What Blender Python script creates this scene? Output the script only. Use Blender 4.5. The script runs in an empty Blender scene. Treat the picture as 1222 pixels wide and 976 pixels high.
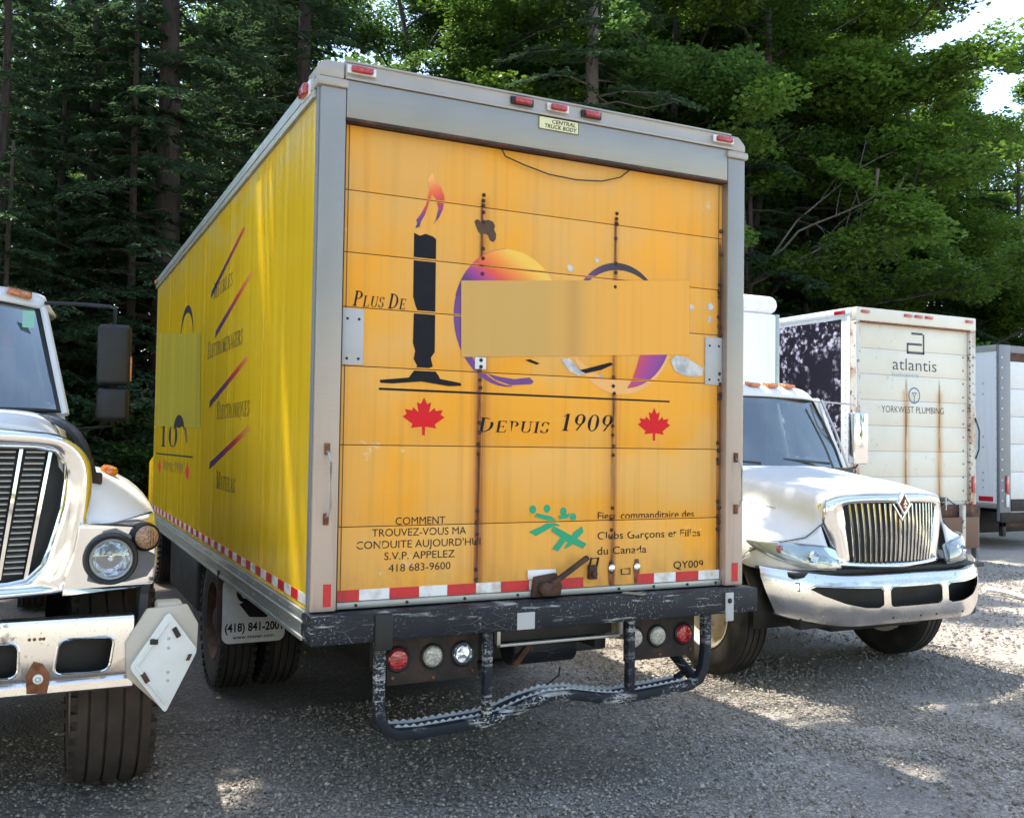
import bpy, bmesh, math, random
import numpy as np
from mathutils import Vector, Matrix
from mathutils.geometry import tessellate_polygon

S = bpy.context.scene
COL = S.collection
random.seed(7)
PI = math.pi
# ------------------------------------------------------------------ camera
F_PX, PW, PH = 1152.42, 1222.0, 976.0
YAW, PITCH, ROLL = math.radians(26.21), math.radians(2.008), math.radians(.8356)
CAM = Vector((-1.170, -4.480, 1.849))
fwd = Vector((math.sin(YAW)*math.cos(PITCH), math.cos(YAW)*math.cos(PITCH), math.sin(PITCH)))
_r = Vector((math.cos(YAW), -math.sin(YAW), 0)); _u = _r.cross(fwd)
rgt = _r*math.cos(ROLL)+_u*math.sin(ROLL); upv = -_r*math.sin(ROLL)+_u*math.cos(ROLL)
cd = bpy.data.cameras.new('camera'); cam = bpy.data.objects.new('camera', cd); COL.objects.link(cam)
m3 = Matrix((rgt, upv, -fwd)).transposed()
cam.matrix_world = Matrix.Translation(CAM) @ m3.to_4x4()
cd.sensor_fit = 'HORIZONTAL'; cd.sensor_width = 36; cd.lens = 36*F_PX/PW
cd.clip_start = .05; cd.clip_end = 2000
S.camera = cam

def ray(px, py): return fwd+rgt*((px-PW/2)/F_PX)-upv*((py-PH/2)/F_PX)
def at(px, py, y):                 # measured point of the photograph on the plane y
    v = ray(px, py); return CAM+v*((y-CAM.y)/v.y)
def atx(px, py, x):
    v = ray(px, py); return CAM+v*((x-CAM.x)/v.x)
def far(px, depth, z=0):           # a spot on the ground seen at column px, depth metres away
    v = ray(px, 510); p = CAM+v*depth; p.z = z; return p
# ------------------------------------------------------------------ light
SUN = Vector((-.22, .31, 1)).normalized()
w = bpy.data.worlds.new('World'); S.world = w; w.use_nodes = True
nt = w.node_tree; bg = nt.nodes['Background']; sky = nt.nodes.new('ShaderNodeTexSky')
sky.sky_type = 'NISHITA'; sky.sun_disc = False
sky.sun_elevation = math.asin(SUN.z); sky.sun_rotation = math.atan2(SUN.x, SUN.y)
sky.air_density = 1.0; sky.dust_density = .5; sky.ozone_density = 2.5; sky.altitude = 200
wb = nt.nodes.new('ShaderNodeMix'); wb.data_type = 'RGBA'; wb.blend_type = 'MULTIPLY'; wb.inputs[0].default_value = 1; wb.inputs[7].default_value = (1.15, 1.0, .84, 1)   # daylight balance
nt.links.new(sky.outputs[0], wb.inputs[6]); nt.links.new(wb.outputs[2], bg.inputs[0]); bg.inputs[1].default_value = .15
sl = bpy.data.lights.new('sun', 'SUN'); sl.energy = 2.0; sl.angle = math.radians(.53); sl.color = (1, .95, .86)
so = bpy.data.objects.new('sun', sl); COL.objects.link(so)
so.rotation_euler = SUN.to_track_quat('Z', 'Y').to_euler(); so.location = (-5, 8, 30)
S.view_settings.view_transform = 'Standard'; S.view_settings.look = 'None'
S.view_settings.exposure = 2.17; S.view_settings.gamma = 1
try:
    S.cycles.max_bounces = 8; S.cycles.transparent_max_bounces = 12
except Exception: pass

# ------------------------------------------------------------------ materials
class G:
    def __init__(s, name):
        s.m = bpy.data.materials.new(name); s.m.use_nodes = True
        s.t = s.m.node_tree; s.b = s.t.nodes['Principled BSDF']; s.tc = None
    def n(s, ty, **k):
        o = s.t.nodes.new('ShaderNode'+ty)
        for a, v in k.items(): setattr(o, a, v)
        return o
    def put(s, sock, v):
        if hasattr(v, 'is_output') or isinstance(v, bpy.types.NodeSocket): s.t.links.new(v, sock)
        else:
            if isinstance(v, (tuple, list)) and len(v) == 3 and len(sock.default_value) == 4: v = (*v, 1)
            sock.default_value = v
    def co(s):
        if not s.tc: s.tc = s.n('TexCoord')
        return s.tc.outputs['Object']
    def sc(s, sx, sy, sz, v=None):
        o = s.n('Mapping'); s.put(o.inputs['Vector'], v or s.co()); o.inputs['Scale'].default_value = (sx, sy, sz); return o.outputs[0]
    def xyz(s):
        o = s.n('SeparateXYZ'); s.put(o.inputs[0], s.co()); return o.outputs
    def noise(s, scale, vec=None, detail=4, rough=.55):
        o = s.n('TexNoise'); s.put(o.inputs['Vector'], vec or s.co()); o.inputs['Scale'].default_value = scale
        o.inputs['Detail'].default_value = detail; o.inputs['Roughness'].default_value = rough; return o.outputs[0]
    def vor(s, scale, vec=None, out='Distance', feat='F1'):
        o = s.n('TexVoronoi', feature=feat); s.put(o.inputs['Vector'], vec or s.co()); o.inputs['Scale'].default_value = scale; return o.outputs[out]
    def math(s, op, a, b=0, c=0, clamp=False):
        o = s.n('Math', operation=op, use_clamp=clamp)
        for i, v in enumerate((a, b, c)): s.put(o.inputs[i], v)
        return o.outputs[0]
    def step(s, v, lo, hi, a=0., b=1.):
        o = s.n('MapRange', clamp=True); s.put(o.inputs[0], v)
        for i, k in enumerate((lo, hi, a, b)): s.put(o.inputs[i+1], k)
        return o.outputs[0]
    def mix(s, f, a, b, mode='MIX'):
        o = s.n('Mix', data_type='RGBA', blend_type=mode); s.put(o.inputs[0], f); s.put(o.inputs[6], a); s.put(o.inputs[7], b); return o.outputs[2]
    def ramp(s, f, stops):
        o = s.n('ValToRGB'); s.put(o.inputs[0], f); e = o.color_ramp.elements
        e[0].position, e[0].color = stops[0][0], (*stops[0][1], 1); e[1].position, e[1].color = stops[-1][0], (*stops[-1][1], 1)
        for p, c in stops[1:-1]: q = e.new(p); q.color = (*c, 1)
        return o.outputs[0]
    def bump(s, h, dist=.01, strength=1.):
        o = s.n('Bump'); o.inputs['Distance'].default_value = dist; o.inputs['Strength'].default_value = strength
        s.put(o.inputs['Height'], h); s.put(s.b.inputs['Normal'], o.outputs[0])
    def set(s, col=None, rough=None, metal=None, **k):
        if col is not None: s.put(s.b.inputs['Base Color'], col)
        if rough is not None: s.put(s.b.inputs['Roughness'], rough)
        if metal is not None: s.put(s.b.inputs['Metallic'], metal)
        for a, v in k.items(): s.put(s.b.inputs[a.replace('_', ' ')], v)
        return s.m
M = {}
def flat(name, col, rough=.5, metal=0., var=.12, scale=9, bump=0., **k):
    g = G(name); f = g.noise(scale, detail=5)
    c = g.mix(f, tuple(x*(1-var) for x in col), tuple(min(1, x*(1+var)) for x in col))
    g.set(c, g.step(f, .3, .7, rough*.85, min(1, rough*1.15)), metal, **k)
    if bump: g.bump(g.noise(scale*6), bump)
    M[name] = g.m; return g.m
def gauss(g, x, x0, wd):
    d = g.math('DIVIDE', g.math('SUBTRACT', x, x0), wd); return g.math('EXPONENT', g.math('MULTIPLY', g.math('MULTIPLY', d, d), -1))

def mk_materials():
    RUST = (.13, .035, .012)
    # --- rear door, faded orange yellow with rust running from the hinge bolts
    g = G('faded_orange_yellow_paint'); x, y, z = g.xyz()
    big = g.noise(1.3, detail=3); st = g.noise(1., g.sc(26, 26, .7), 3)
    low = g.math('MULTIPLY', gauss(g, x, 1.25, .55), gauss(g, z, 1.75, .45))
    f = g.math('ADD', g.step(big, .42, .6), low, clamp=True)
    c = g.mix(f, (.78, .395, .085), (.90, .375, .022))
    pale = g.math('MULTIPLY', g.step(g.noise(.9, g.sc(1, 1, 1.7)), .5, .62), .55)
    c = g.mix(pale, c, (.79, .45, .13))
    c = g.mix(g.math('MULTIPLY', g.step(st, .52, .75), .25), c, (.55, .30, .06))
    core = run = halo = None
    for x0, wd, zt_, k in ((.873, 1., 3.12, 1.), (1.685, .8, 3.10, .75), (2.412, 1.1, 3.05, .8)):
        wob = g.math('ADD', x, g.math('MULTIPLY', g.math('SUBTRACT', g.noise(1, g.sc(.01, .01, 7), 3), .5), .012))
        low_ = g.math('MULTIPLY', g.step(z, zt_+.02, zt_-.05), g.step(z, 2.6, 2.0, .45*k, 1.*k))
        a = g.math('MULTIPLY', gauss(g, wob, x0, .011*wd), g.step(z, zt_+.02, zt_-.03)); b = g.math('MULTIPLY', gauss(g, wob, x0+.004, .030*wd), low_); h = g.math('MULTIPLY', gauss(g, x, x0+.012, .095*wd), low_)
        core = a if core is None else g.math('ADD', core, a); run = b if run is None else g.math('ADD', run, b); halo = h if halo is None else g.math('ADD', halo, h)
    v1 = g.noise(1, g.sc(55, 55, 3.0), 5); v2 = g.noise(1, g.sc(48, 48, .8), 4); v3 = g.noise(1, g.sc(30, 30, .5), 4)
    c = g.mix(g.math('MULTIPLY', g.math('MULTIPLY', halo, g.step(v3, .38, .66)), .75, clamp=True), c, (.50, .185, .022))
    c = g.mix(g.math('MULTIPLY', g.math('MULTIPLY', run, g.step(v2, .30, .56)), 1.1, clamp=True), c, (.30, .075, .014))
    c = g.mix(g.math('MULTIPLY', g.math('MULTIPLY', core, g.step(v1, .34, .52)), 1., clamp=True), c, (.085, .022, .010))
    c = g.mix(g.math('MULTIPLY', g.step(g.noise(1, g.sc(20, 20, .45), 5), .55, .75), .30), c, (.48, .22, .04))
    grime = g.math('MULTIPLY', g.step(z, 1.3, 1.06), g.step(g.noise(14, g.sc(1, 1, .4)), .42, .7))
    c = g.mix(g.math('MULTIPLY', grime, .5), c, (.30, .17, .06))
    scr = g.step(g.noise(5, g.sc(1, 1, 1.4), 9, .75), .625, .65); side = g.math('ADD', g.step(x, .75, .3), g.step(x, 2.05, 2.3), clamp=True)
    c = g.mix(g.math('MULTIPLY', scr, g.math('MULTIPLY', side, .7)), c, (.74, .60, .36))
    spk = g.step(g.vor(38), .055, .03); spk = g.math('MULTIPLY', spk, g.step(g.noise(2.2), .5, .6))
    c = g.mix(g.math('MULTIPLY', spk, .7), c, (.22, .09, .03))
    g.set(c, g.step(g.noise(6), .3, .7, .45, .65), Specular_IOR_Level=.3); g.bump(g.noise(2.2, g.sc(1, 1, .5)), .008, .5); M['door'] = g.m
    # --- side skin, glossier lemon yellow with vertical waves
    g = G('lemon_yellow_side_skin'); x, y, z = g.xyz()
    wv = g.noise(1, g.sc(1, 7, .10), 3); st = g.noise(1, g.sc(1, 14, .35), 3)
    c = g.mix(g.step(wv, .35, .65), (.86, .52, .010), (.94, .60, .018))
    c = g.mix(g.math('MULTIPLY', g.step(st, .5, .72), .12), c, (.46, .35, .03))
    c = g.mix(g.math('MULTIPLY', g.step(z, 3.56, 3.38), 0), c, (.5, .5, .4))
    grime = g.math('MULTIPLY', g.step(z, 1.55, 1.0), g.step(g.noise(1, g.sc(1, 9, 2.2)), .4, .7))
    c = g.mix(g.math('MULTIPLY', grime, .5), c, (.25, .19, .05))
    top = g.math('MULTIPLY', g.step(z, 3.1, 3.52), g.step(g.noise(1, g.sc(1, 3, 6)), .4, .6))
    c = g.mix(g.math('MULTIPLY', top, .45), c, (.62, .58, .30))
    g.set(c, g.step(st, .3, .7, .12, .22), Specular_IOR_Level=.5); g.bump(wv, .02, .25); M['side'] = g.m
    # --- metals
    g = G('brushed_stainless'); st = g.noise(1, g.sc(3, 3, 90), 3); bl = g.noise(2.4)
    c = g.mix(bl, (.27, .25, .215), (.35, .325, .28)); x, y, z = g.xyz(); c = g.mix(g.step(z, 2.6, 1.4), c, (.52, .41, .33))  # warm beige towards the bottom, ground reflection put into the colour
    stain = g.math('MULTIPLY', g.step(g.noise(1, g.sc(30, 30, 1.2)), .5, .72), g.step(z, 2.1, 1.3))
    c = g.mix(g.math('MULTIPLY', stain, .5), c, (.34, .17, .08))
    g.set(c, g.step(st, .3, .7, .32, .45), g.step(z, 2.6, 1.5, .5, .2)); g.bump(st, .0012); M['steel'] = g.m
    g = G('painted_warm_grey_aluminium'); f = g.noise(3); st = g.noise(1, g.sc(2, 2, 40), 3)
    g.set(g.mix(f, (.34, .30, .25), (.46, .41, .35)), g.step(st, .3, .7, .4, .55), .35); g.bump(st, .001); M['rail'] = g.m
    g = G('dull_extruded_aluminium'); st = g.noise(1, g.sc(1, 2, 50), 4); f = g.noise(4, detail=6)
    c = g.mix(f, (.30, .31, .28), (.48, .49, .46)); c = g.mix(g.math('MULTIPLY', g.step(st, .5, .7), .5), c, (.20, .19, .16))
    g.set(c, .42, .7); M['alu'] = g.m
    g = G('chrome_plating'); f = g.noise(5, detail=5); pit = g.step(g.noise(45, detail=3), .66, .72)
    c = g.mix(f, (.70, .70, .69), (.80, .80, .79)); g.set(c, g.step(f, .35, .7, .05, .14), 1.); g.bump(g.noise(3.5, detail=1), .012, .4); M['chrome'] = g.m
    g = G('weathered_chrome_with_rust'); f = g.noise(3.2, detail=6); big = g.step(g.noise(4.5, detail=8, rough=.7), .60, .66); pit = g.step(g.noise(60, detail=3), .63, .70)
    c = g.mix(f, (.66, .63, .59), (.80, .79, .77)); c = g.mix(g.math('MULTIPLY', pit, .6), c, (.3, .17, .08)); c = g.mix(big, c, (.33, .22, .13))
    g.set(c, g.math('ADD', g.step(f, .35, .7, .16, .30), g.math('MULTIPLY', big, .4)), g.step(big, 0, 1, 1., .2)); M['oldchrome'] = g.m
    # --- truck paints
    g = G('white_truck_paint'); f = g.noise(2.5, detail=6); d = g.step(g.noise(1, g.sc(8, 8, 2), 5), .52, .8)
    c = g.mix(f, (.66, .66, .66), (.76, .76, .755)); c = g.mix(g.math('MULTIPLY', d, .2), c, (.46, .42, .36))
    g.set(c, .38, 0, Coat_Weight=.15, Coat_Roughness=.1); g.bump(g.noise(2), .006, .5); M['white'] = g.m
    g = G('white_box_skin'); f = g.noise(1.5, detail=6); d = g.step(g.noise(1, g.sc(14, 14, .8), 4), .5, .78)
    c = g.mix(f, (.84, .84, .84), (.90, .90, .89)); c = g.mix(g.math('MULTIPLY', d, .25), c, (.42, .40, .36)); g.set(c, .38); M['boxwhite'] = g.m
    g = G('cream_door_rust_streaked'); x, y, z = g.xyz(); f = g.noise(2.2, detail=5)
    c = g.mix(f, (.62, .58, .47), (.76, .72, .60)); r = None
    for x0 in (10.70, 11.42):
        q = g.math('MULTIPLY', gauss(g, x, x0, .075), g.step(z, 2.78, 2.68)); r = q if r is None else g.math('ADD', r, q)
    r = g.math('MULTIPLY', r, g.step(g.noise(1, g.sc(25, 25, .8)), .25, .45))
    core = g.math('ADD', gauss(g, x, 10.70, .020), gauss(g, x, 11.42, .018))
    core = g.math('MULTIPLY', core, g.step(g.noise(1, g.sc(20, 20, 2.5)), .4, .52)); core = g.math('MULTIPLY', core, g.step(z, 2.95, 2.8))
    c = g.mix(g.math('MULTIPLY', r, .85), c, (.50, .27, .09)); c = g.mix(g.math('MULTIPLY', core, .9), c, (.10, .035, .015))
    c = g.mix(g.math('MULTIPLY', g.step(g.noise(9, detail=7, rough=.7), .62, .7), .5), c, (.35, .22, .11)); g.set(c, .5); M['cream'] = g.m
    g = G('rusty_cream_frame'); f = g.noise(1, g.sc(5, 5, 1.6), 7, .7); f2 = g.noise(12, detail=6)
    c = g.mix(g.step(f, .50, .66), (.62, .58, .50), (.36, .17, .065)); c = g.mix(g.step(f2, .58, .66), c, (.10, .04, .02)); g.set(c, .65); M['rustframe'] = g.m
    g = G('scratched_dark_blue_grey_steel'); x, y, z = g.xyz()
    def scuffs(g, amt):
        a = g.step(g.noise(1, g.sc(3.5, 3.5, 46), 7, .7), .655-amt, .68-amt); b = g.step(g.noise(1, g.sc(70, 70, 70), 5, .7), .66-amt, .70-amt); where = g.step(g.noise(3.5, detail=3), .46, .58)
        e = g.step(g.vor(9, g.sc(1, 1, 3), feat='DISTANCE_TO_EDGE'), .006, .002); e = g.math('MULTIPLY', e, g.step(g.noise(3), .54, .6))
        return g.math('ADD', g.math('MULTIPLY', g.math('ADD', a, b, clamp=True), where), e, clamp=True)
    s = scuffs(g, .065); c = g.mix(g.noise(5), (.007, .009, .014), (.016, .019, .026)); c = g.mix(g.math('MULTIPLY', s, .8), c, (.46, .45, .42))
    c = g.mix(g.step(g.noise(4.2, detail=8, rough=.7), .66, .72), c, (.09, .035, .018)); g.set(c, g.step(s, 0, 1, .5, .65), 0, Specular_IOR_Level=.3); M['bumpersteel'] = g.m
    g = G('scuffed_step_steel'); s = scuffs(g, .115); c = g.mix(g.noise(5), (.006, .008, .013), (.014, .017, .024)); c = g.mix(g.math('MULTIPLY', s, .85), c, (.50, .49, .46))
    c = g.mix(g.step(g.noise(5, detail=8, rough=.7), .64, .70), c, (.10, .04, .02)); g.set(c, .6, 0, Specular_IOR_Level=.3); M['scuffed'] = g.m
    g = G('dark_grimy_steel'); f = g.noise(7, detail=8, rough=.7); g.set(g.ramp(f, [(.3, (.012, .010, .010)), (.5, (.026, .018, .015)), (.62, (.055, .028, .018)), (.75, (.09, .06, .04))]), .75); g.bump(f, .004); M['grimsteel'] = g.m
    g = G('rusted_brown_steel'); f = g.noise(7, detail=8, rough=.7)
    g.set(g.ramp(f, [(.3, (.02, .014, .012)), (.5, (.055, .028, .018)), (.62, (.12, .045, .02)), (.75, (.17, .10, .06))]), .8); g.bump(f, .004); M['rust'] = g.m
    g = G('orange_rust'); f = g.noise(18, detail=8, rough=.7)
    g.set(g.ramp(f, [(.3, (.07, .022, .01)), (.5, (.20, .07, .025)), (.7, (.33, .13, .05))]), .85); g.bump(f, .004); M['orangerust'] = g.m
    # --- rubber
    g = G('dusty_black_rubber'); f = g.noise(6, detail=6); d = g.step(f, .45, .75)
    g.set(g.mix(d, (.012, .011, .010), (.040, .033, .028)), .8); g.bump(g.noise(60), .002); M['rubber'] = g.m
    g = G('brown_worn_tread_rubber'); f = g.noise(7, g.sc(1, 1, 1), 7)
    g.set(g.mix(g.step(f, .3, .7), (.028, .020, .016), (.062, .045, .034)), .85); g.bump(g.noise(50), .003); M['tread'] = g.m
    # --- lamps
    def lens(name, col, em=0):
        g = G(name); r = g.vor(70, out='Distance'); g.set(g.mix(g.step(r, .1, .6), col, tuple(v*.55 for v in col)), .12, 0, Coat_Weight=1.); g.bump(r, .004); M[name] = g.m
    lens('red_lens', (.62, .012, .018)); lens('amber_lens', (.85, .24, .03)); lens('faded_white_lens', (.60, .57, .48)); lens('pale_amber_ribbed_lens', (.50, .26, .13))
    g = G('mirror_reflector'); r = g.noise(9); g.set(g.mix(r, (.5, .6, .72), (.9, .93, .95)), .12, .85); g.bump(g.vor(30), .01); M['reflector'] = g.m
    flat('lampbody', (.42, .45, .44), .3, .5, scale=6)
    for nm, tint, fr in (('windshield_glass', (.42, .52, .49), .14), ('clear_lamp_glass', (.86, .9, .92), .10)):
        g = G(nm); t = g.t; tr = g.n('BsdfTransparent'); tr.inputs[0].default_value = (*tint, 1)
        gl = g.n('BsdfGlossy'); gl.inputs['Roughness'].default_value = .02; gl.inputs[0].default_value = (.95, 1, 1, 1)
        lw = g.n('LayerWeight'); lw.inputs[0].default_value = .35
        fa = g.step(lw.outputs['Fresnel'], 0, 1, fr, .95); dn = g.noise(1, g.sc(5, 5, 1.5), 4)
        mx = g.n('MixShader'); t.links.new(fa, mx.inputs[0]); t.links.new(tr.outputs[0], mx.inputs[1]); t.links.new(gl.outputs[0], mx.inputs[2])
        df = g.n('BsdfDiffuse'); df.inputs[0].default_value = (.5, .52, .5, 1); m2 = g.n('MixShader')
        t.links.new(g.step(dn, .45, .75, .02, .14 if 'wind' in nm else .05), m2.inputs[0]); t.links.new(mx.outputs[0], m2.inputs[1]); t.links.new(df.outputs[0], m2.inputs[2])
        t.links.new(m2.outputs[0], t.nodes['Material Output'].inputs[0]); M[nm] = g.m
    # --- prints
    flat('black_print', (.014, .013, .016), .75, scale=20, Specular_IOR_Level=.2); flat('maple_red', (.68, .015, .02), .6, Specular_IOR_Level=.2); flat('green_print', (.0, .33, .15), .45)
    g = G('white_reflective_tape'); f = g.noise(12, detail=6); g.set(g.mix(g.step(f, .45, .68), (.78, .77, .74), (.50, .42, .34)), .35); M['tapewhite'] = g.m
    g = G('red_reflective_tape'); f = g.noise(14, detail=6); g.set(g.mix(g.step(f, .5, .75), (.58, .012, .02), (.33, .02, .02)), .32); M['tapered'] = g.m
    g = G('torn_print_grey'); f = g.noise(16, detail=6); g.set(g.mix(g.step(f, .4, .6), (.62, .60, .55), (.36, .36, .36)), .5); M['torn'] = g.m
    g = G('dark_scorched_residue'); f = g.noise(30, detail=6); g.set(g.mix(f, (.05, .025, .012), (.12, .06, .02)), .7); M['blot'] = g.m
    g = G('ring_gradient_print'); x, y, z = g.xyz(); t_ = g.math('ADD', g.math('MULTIPLY', g.math('SUBTRACT', z, 2.72), 3.2), g.math('MULTIPLY', g.math('SUBTRACT', x, .74), 1.9))
    g.set(g.ramp(t_, [(0, (.10, .02, .16)), (.18, (.35, .03, .22)), (.42, (.75, .07, .03)), (.68, (.85, .25, .02)), (.98, (.90, .52, .06))]), .4); M['ring_a'] = g.m
    g = G('ring_purple_red_print'); x, y, z = g.xyz(); d = g.math('ADD', g.math('MULTIPLY', g.math('SUBTRACT', x, 1.9), 2.2), g.math('MULTIPLY', g.math('SUBTRACT', 2.42, z), 1.1)); t_ = g.math('ADD', .55, d)
    g.set(g.ramp(t_, [(0, (.85, .45, .05)), (.25, (.80, .25, .05)), (.5, (.62, .04, .05)), (.72, (.35, .03, .22)), (.95, (.14, .03, .25))]), .4); M['ring_b'] = g.m
    g = G('ring_dark_purple_print'); x, y, z = g.xyz(); t_ = g.math('MULTIPLY', g.math('SUBTRACT', 1.75, x), 2.6)
    g.set(g.ramp(t_, [(0, (.02, .012, .02)), (.4, (.05, .02, .06)), (1, (.34, .05, .28))]), .4); M['ring_c'] = g.m
    flat('purple_print', (.14, .035, .20), .4); flat('peach_print', (.85, .42, .12), .45)
    g = G('flame_gradient_print'); x, y, z = g.xyz(); t_ = g.math('ADD', g.math('MULTIPLY', g.math('SUBTRACT', z, 2.93), 3.8), g.math('MULTIPLY', g.math('SUBTRACT', x, .6), -1.5))
    g.set(g.ramp(t_, [(0, (.03, .01, .05)), (.25, (.16, .03, .20)), (.45, (.55, .03, .04)), (.7, (.85, .13, .03)), (1, (.9, .45, .1))]), .4); M['flame'] = g.m
    g = G('slash_gradient_print'); x, y, z = g.xyz(); t_ = g.math('MULTIPLY', g.math('SUBTRACT', 3.1, y), .66)
    g.set(g.ramp(t_, [(0, (.02, .02, .06)), (.45, (.10, .02, .08)), (.75, (.50, .03, .03)), (1, (.70, .25, .05))]), .75, Specular_IOR_Level=.15); M['slash'] = g.m
    g = G('cover_patch_yellow'); x, y, z = g.xyz(); f = g.step(x, 1.2, 1.75); st = g.noise(1, g.sc(22, 22, .3), 2)
    c = g.mix(f, (.60, .34, .075), (.86, .375, .03)); c = g.mix(g.math('MULTIPLY', gauss(g, x, 1.42, .05), .6), c, (.48, .25, .05)); c = g.mix(g.math('MULTIPLY', g.step(st, .45, .7), .25), c, (.60, .30, .05)); g.set(c, .5); M['patch'] = g.m
    g = G('cover_patch_olive'); st = g.noise(1, g.sc(1, 6, .25), 3); g.set(g.mix(g.step(st, .35, .65), (.56, .46, .045), (.70, .54, .05)), .45); M['patch2'] = g.m; g.b.inputs['Roughness'].default_value = .25
    flat('label_cream', (.70, .66, .36), .4); flat('flap_white', (.56, .55, .52), .6, scale=14, var=.25)
    g = G('dark_winter_branch_print'); f = g.noise(5.5, detail=9, rough=.72); v = g.vor(14, out='Distance'); q = g.math('MULTIPLY', g.step(f, .51, .55), g.step(v, .75, .35))
    big = g.step(g.noise(.8, detail=2), .40, .50); q = g.math('MULTIPLY', q, big)
    g.set(g.mix(q, (.016, .013, .024), (.62, .58, .72)), .35); M['photoprint'] = g.m
    flat('navy_print', (.02, .025, .05), .4); flat('blue_print', (.03, .14, .28), .4); flat('pale_blue_print', (.20, .36, .42), .4)
    # --- misc
    flat('black_plastic', (.009, .010, .013), .5, scale=12); flat('dark_interior', (.02, .022, .025), .7); flat('seat_fabric', (.05, .055, .07), .9)
    flat('curtain_cloth', (.30, .33, .45), .9); flat('sticker_green', (.25, .55, .45), .5); flat('sticker_red', (.40, .07, .10), .5)
    flat('grey_bezel', (.13, .135, .15), .35); flat('dirty_white_plate', (.70, .70, .66), .45, scale=8, var=.12); flat('beige_plate', (.50, .45, .37), .5, scale=7, var=.15)
    flat('wheel_white', (.55, .48, .38), .5, scale=8, var=.2); flat('chassis_black', (.012, .011, .010), .6, scale=7, var=.4); flat('grey_post', (.20, .205, .215), .5); flat('grime_grey', (.45, .44, .42), .55)
    flat('silver_paint', (.42, .41, .38), .4, .5); flat('wood_brown', (.16, .085, .05), .7, scale=6, var=.35, bump=.003); flat('hose_white', (.68, .66, .62), .6)
    # --- ground
    g = G('gravel_ground'); x, y, z = g.xyz(); v = g.vor(52, out='Color'); sp = g.n('SeparateXYZ'); g.put(sp.inputs[0], v); dist = g.vor(52)
    c = g.ramp(sp.outputs[0], [(0, (.20, .170, .138)), (.5, (.36, .312, .255)), (.8, (.47, .41, .335)), (1, (.62, .55, .46))])
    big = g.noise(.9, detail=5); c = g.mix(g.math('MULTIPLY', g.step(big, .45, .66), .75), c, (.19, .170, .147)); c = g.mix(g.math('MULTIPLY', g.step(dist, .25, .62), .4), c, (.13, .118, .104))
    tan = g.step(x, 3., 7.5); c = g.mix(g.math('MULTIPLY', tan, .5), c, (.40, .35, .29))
    soil_shade = g.math('MULTIPLY', g.step(g.math('ADD', y, g.math('MULTIPLY', g.noise(1.3, detail=5), 2.2)), 2.4, 3.6), g.step(g.math('ADD', x, g.math('MULTIPLY', g.noise(1.7, detail=5), 1.6)), 3.6, 2.6)); c = g.mix(g.math('MULTIPLY', soil_shade, .6), c, (.055, .046, .038))  # dark soil plus underbody shade of the yellow truck painted into the colour
    litter = g.math('MULTIPLY', g.step(y, 7.5, 9.5), g.step(x, 6, 3)); c = g.mix(litter, c, g.ramp(g.noise(18, detail=8, rough=.75), [(.3, (.03, .02, .012)), (.5, (.085, .05, .03)), (.7, (.20, .12, .075))]))
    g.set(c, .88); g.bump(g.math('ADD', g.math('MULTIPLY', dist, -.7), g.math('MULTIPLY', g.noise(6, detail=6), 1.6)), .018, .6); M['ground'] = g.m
    for i, cc in enumerate(((.22, .190, .155), (.31, .270, .222), (.385, .34, .28), (.49, .44, .365))):
        flat('gravel_stone_%s' % 'abcd'[i], cc, .85, scale=40, var=.3)
    g = G('leaf_litter'); g.set(g.ramp(g.noise(14, detail=9, rough=.75), [(.3, (.02, .014, .01)), (.48, (.07, .042, .025)), (.6, (.14, .085, .05)), (.75, (.24, .16, .10))]), .9); g.bump(g.noise(22, detail=6), .05); M['litter'] = g.m
    # --- vegetation
    def leaf(name, a, b, tl):
        g = G(name); geo = g.n('NewGeometry'); oi = g.n('ObjectInfo'); t = g.t
        c = g.mix(geo.outputs['Random Per Island'], a, b); c = g.mix(g.math('MULTIPLY', oi.outputs['Random'], .35), c, tuple(v*.6 for v in a))
        g.set(c, .42); g.b.inputs['Specular IOR Level'].default_value = .5
        tr = g.n('BsdfTranslucent'); g.put(tr.inputs[0], g.mix(.5, c, tl)); mx = g.n('MixShader'); mx.inputs[0].default_value = .46
        t.links.new(g.b.outputs[0], mx.inputs[1]); t.links.new(tr.outputs[0], mx.inputs[2]); t.links.new(mx.outputs[0], t.nodes['Material Output'].inputs[0]); M[name] = g.m
    leaf('maple_leaf_green', (.058, .125, .022), (.175, .27, .048), (.20, .34, .03))
    leaf('beech_leaf_green', (.045, .10, .026), (.10, .185, .045), (.16, .28, .04))
    leaf('hemlock_needle_green', (.055, .105, .055), (.115, .19, .095), (.07, .13, .04))
    leaf('undergrowth_green', (.05, .11, .03), (.12, .20, .06), (.16, .28, .05))
    for nm, a, b in (('grey_brown_bark', (.032, .026, .022), (.085, .068, .058)), ('pale_bark', (.13, .105, .09), (.24, .20, .17))):
        g = G(nm); f = g.noise(1, g.sc(14, 14, 2.2), 7, .7); g.set(g.mix(g.step(f, .3, .7), a, b), .9); g.bump(f, .06); M[nm] = g.m
mk_materials()

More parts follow.
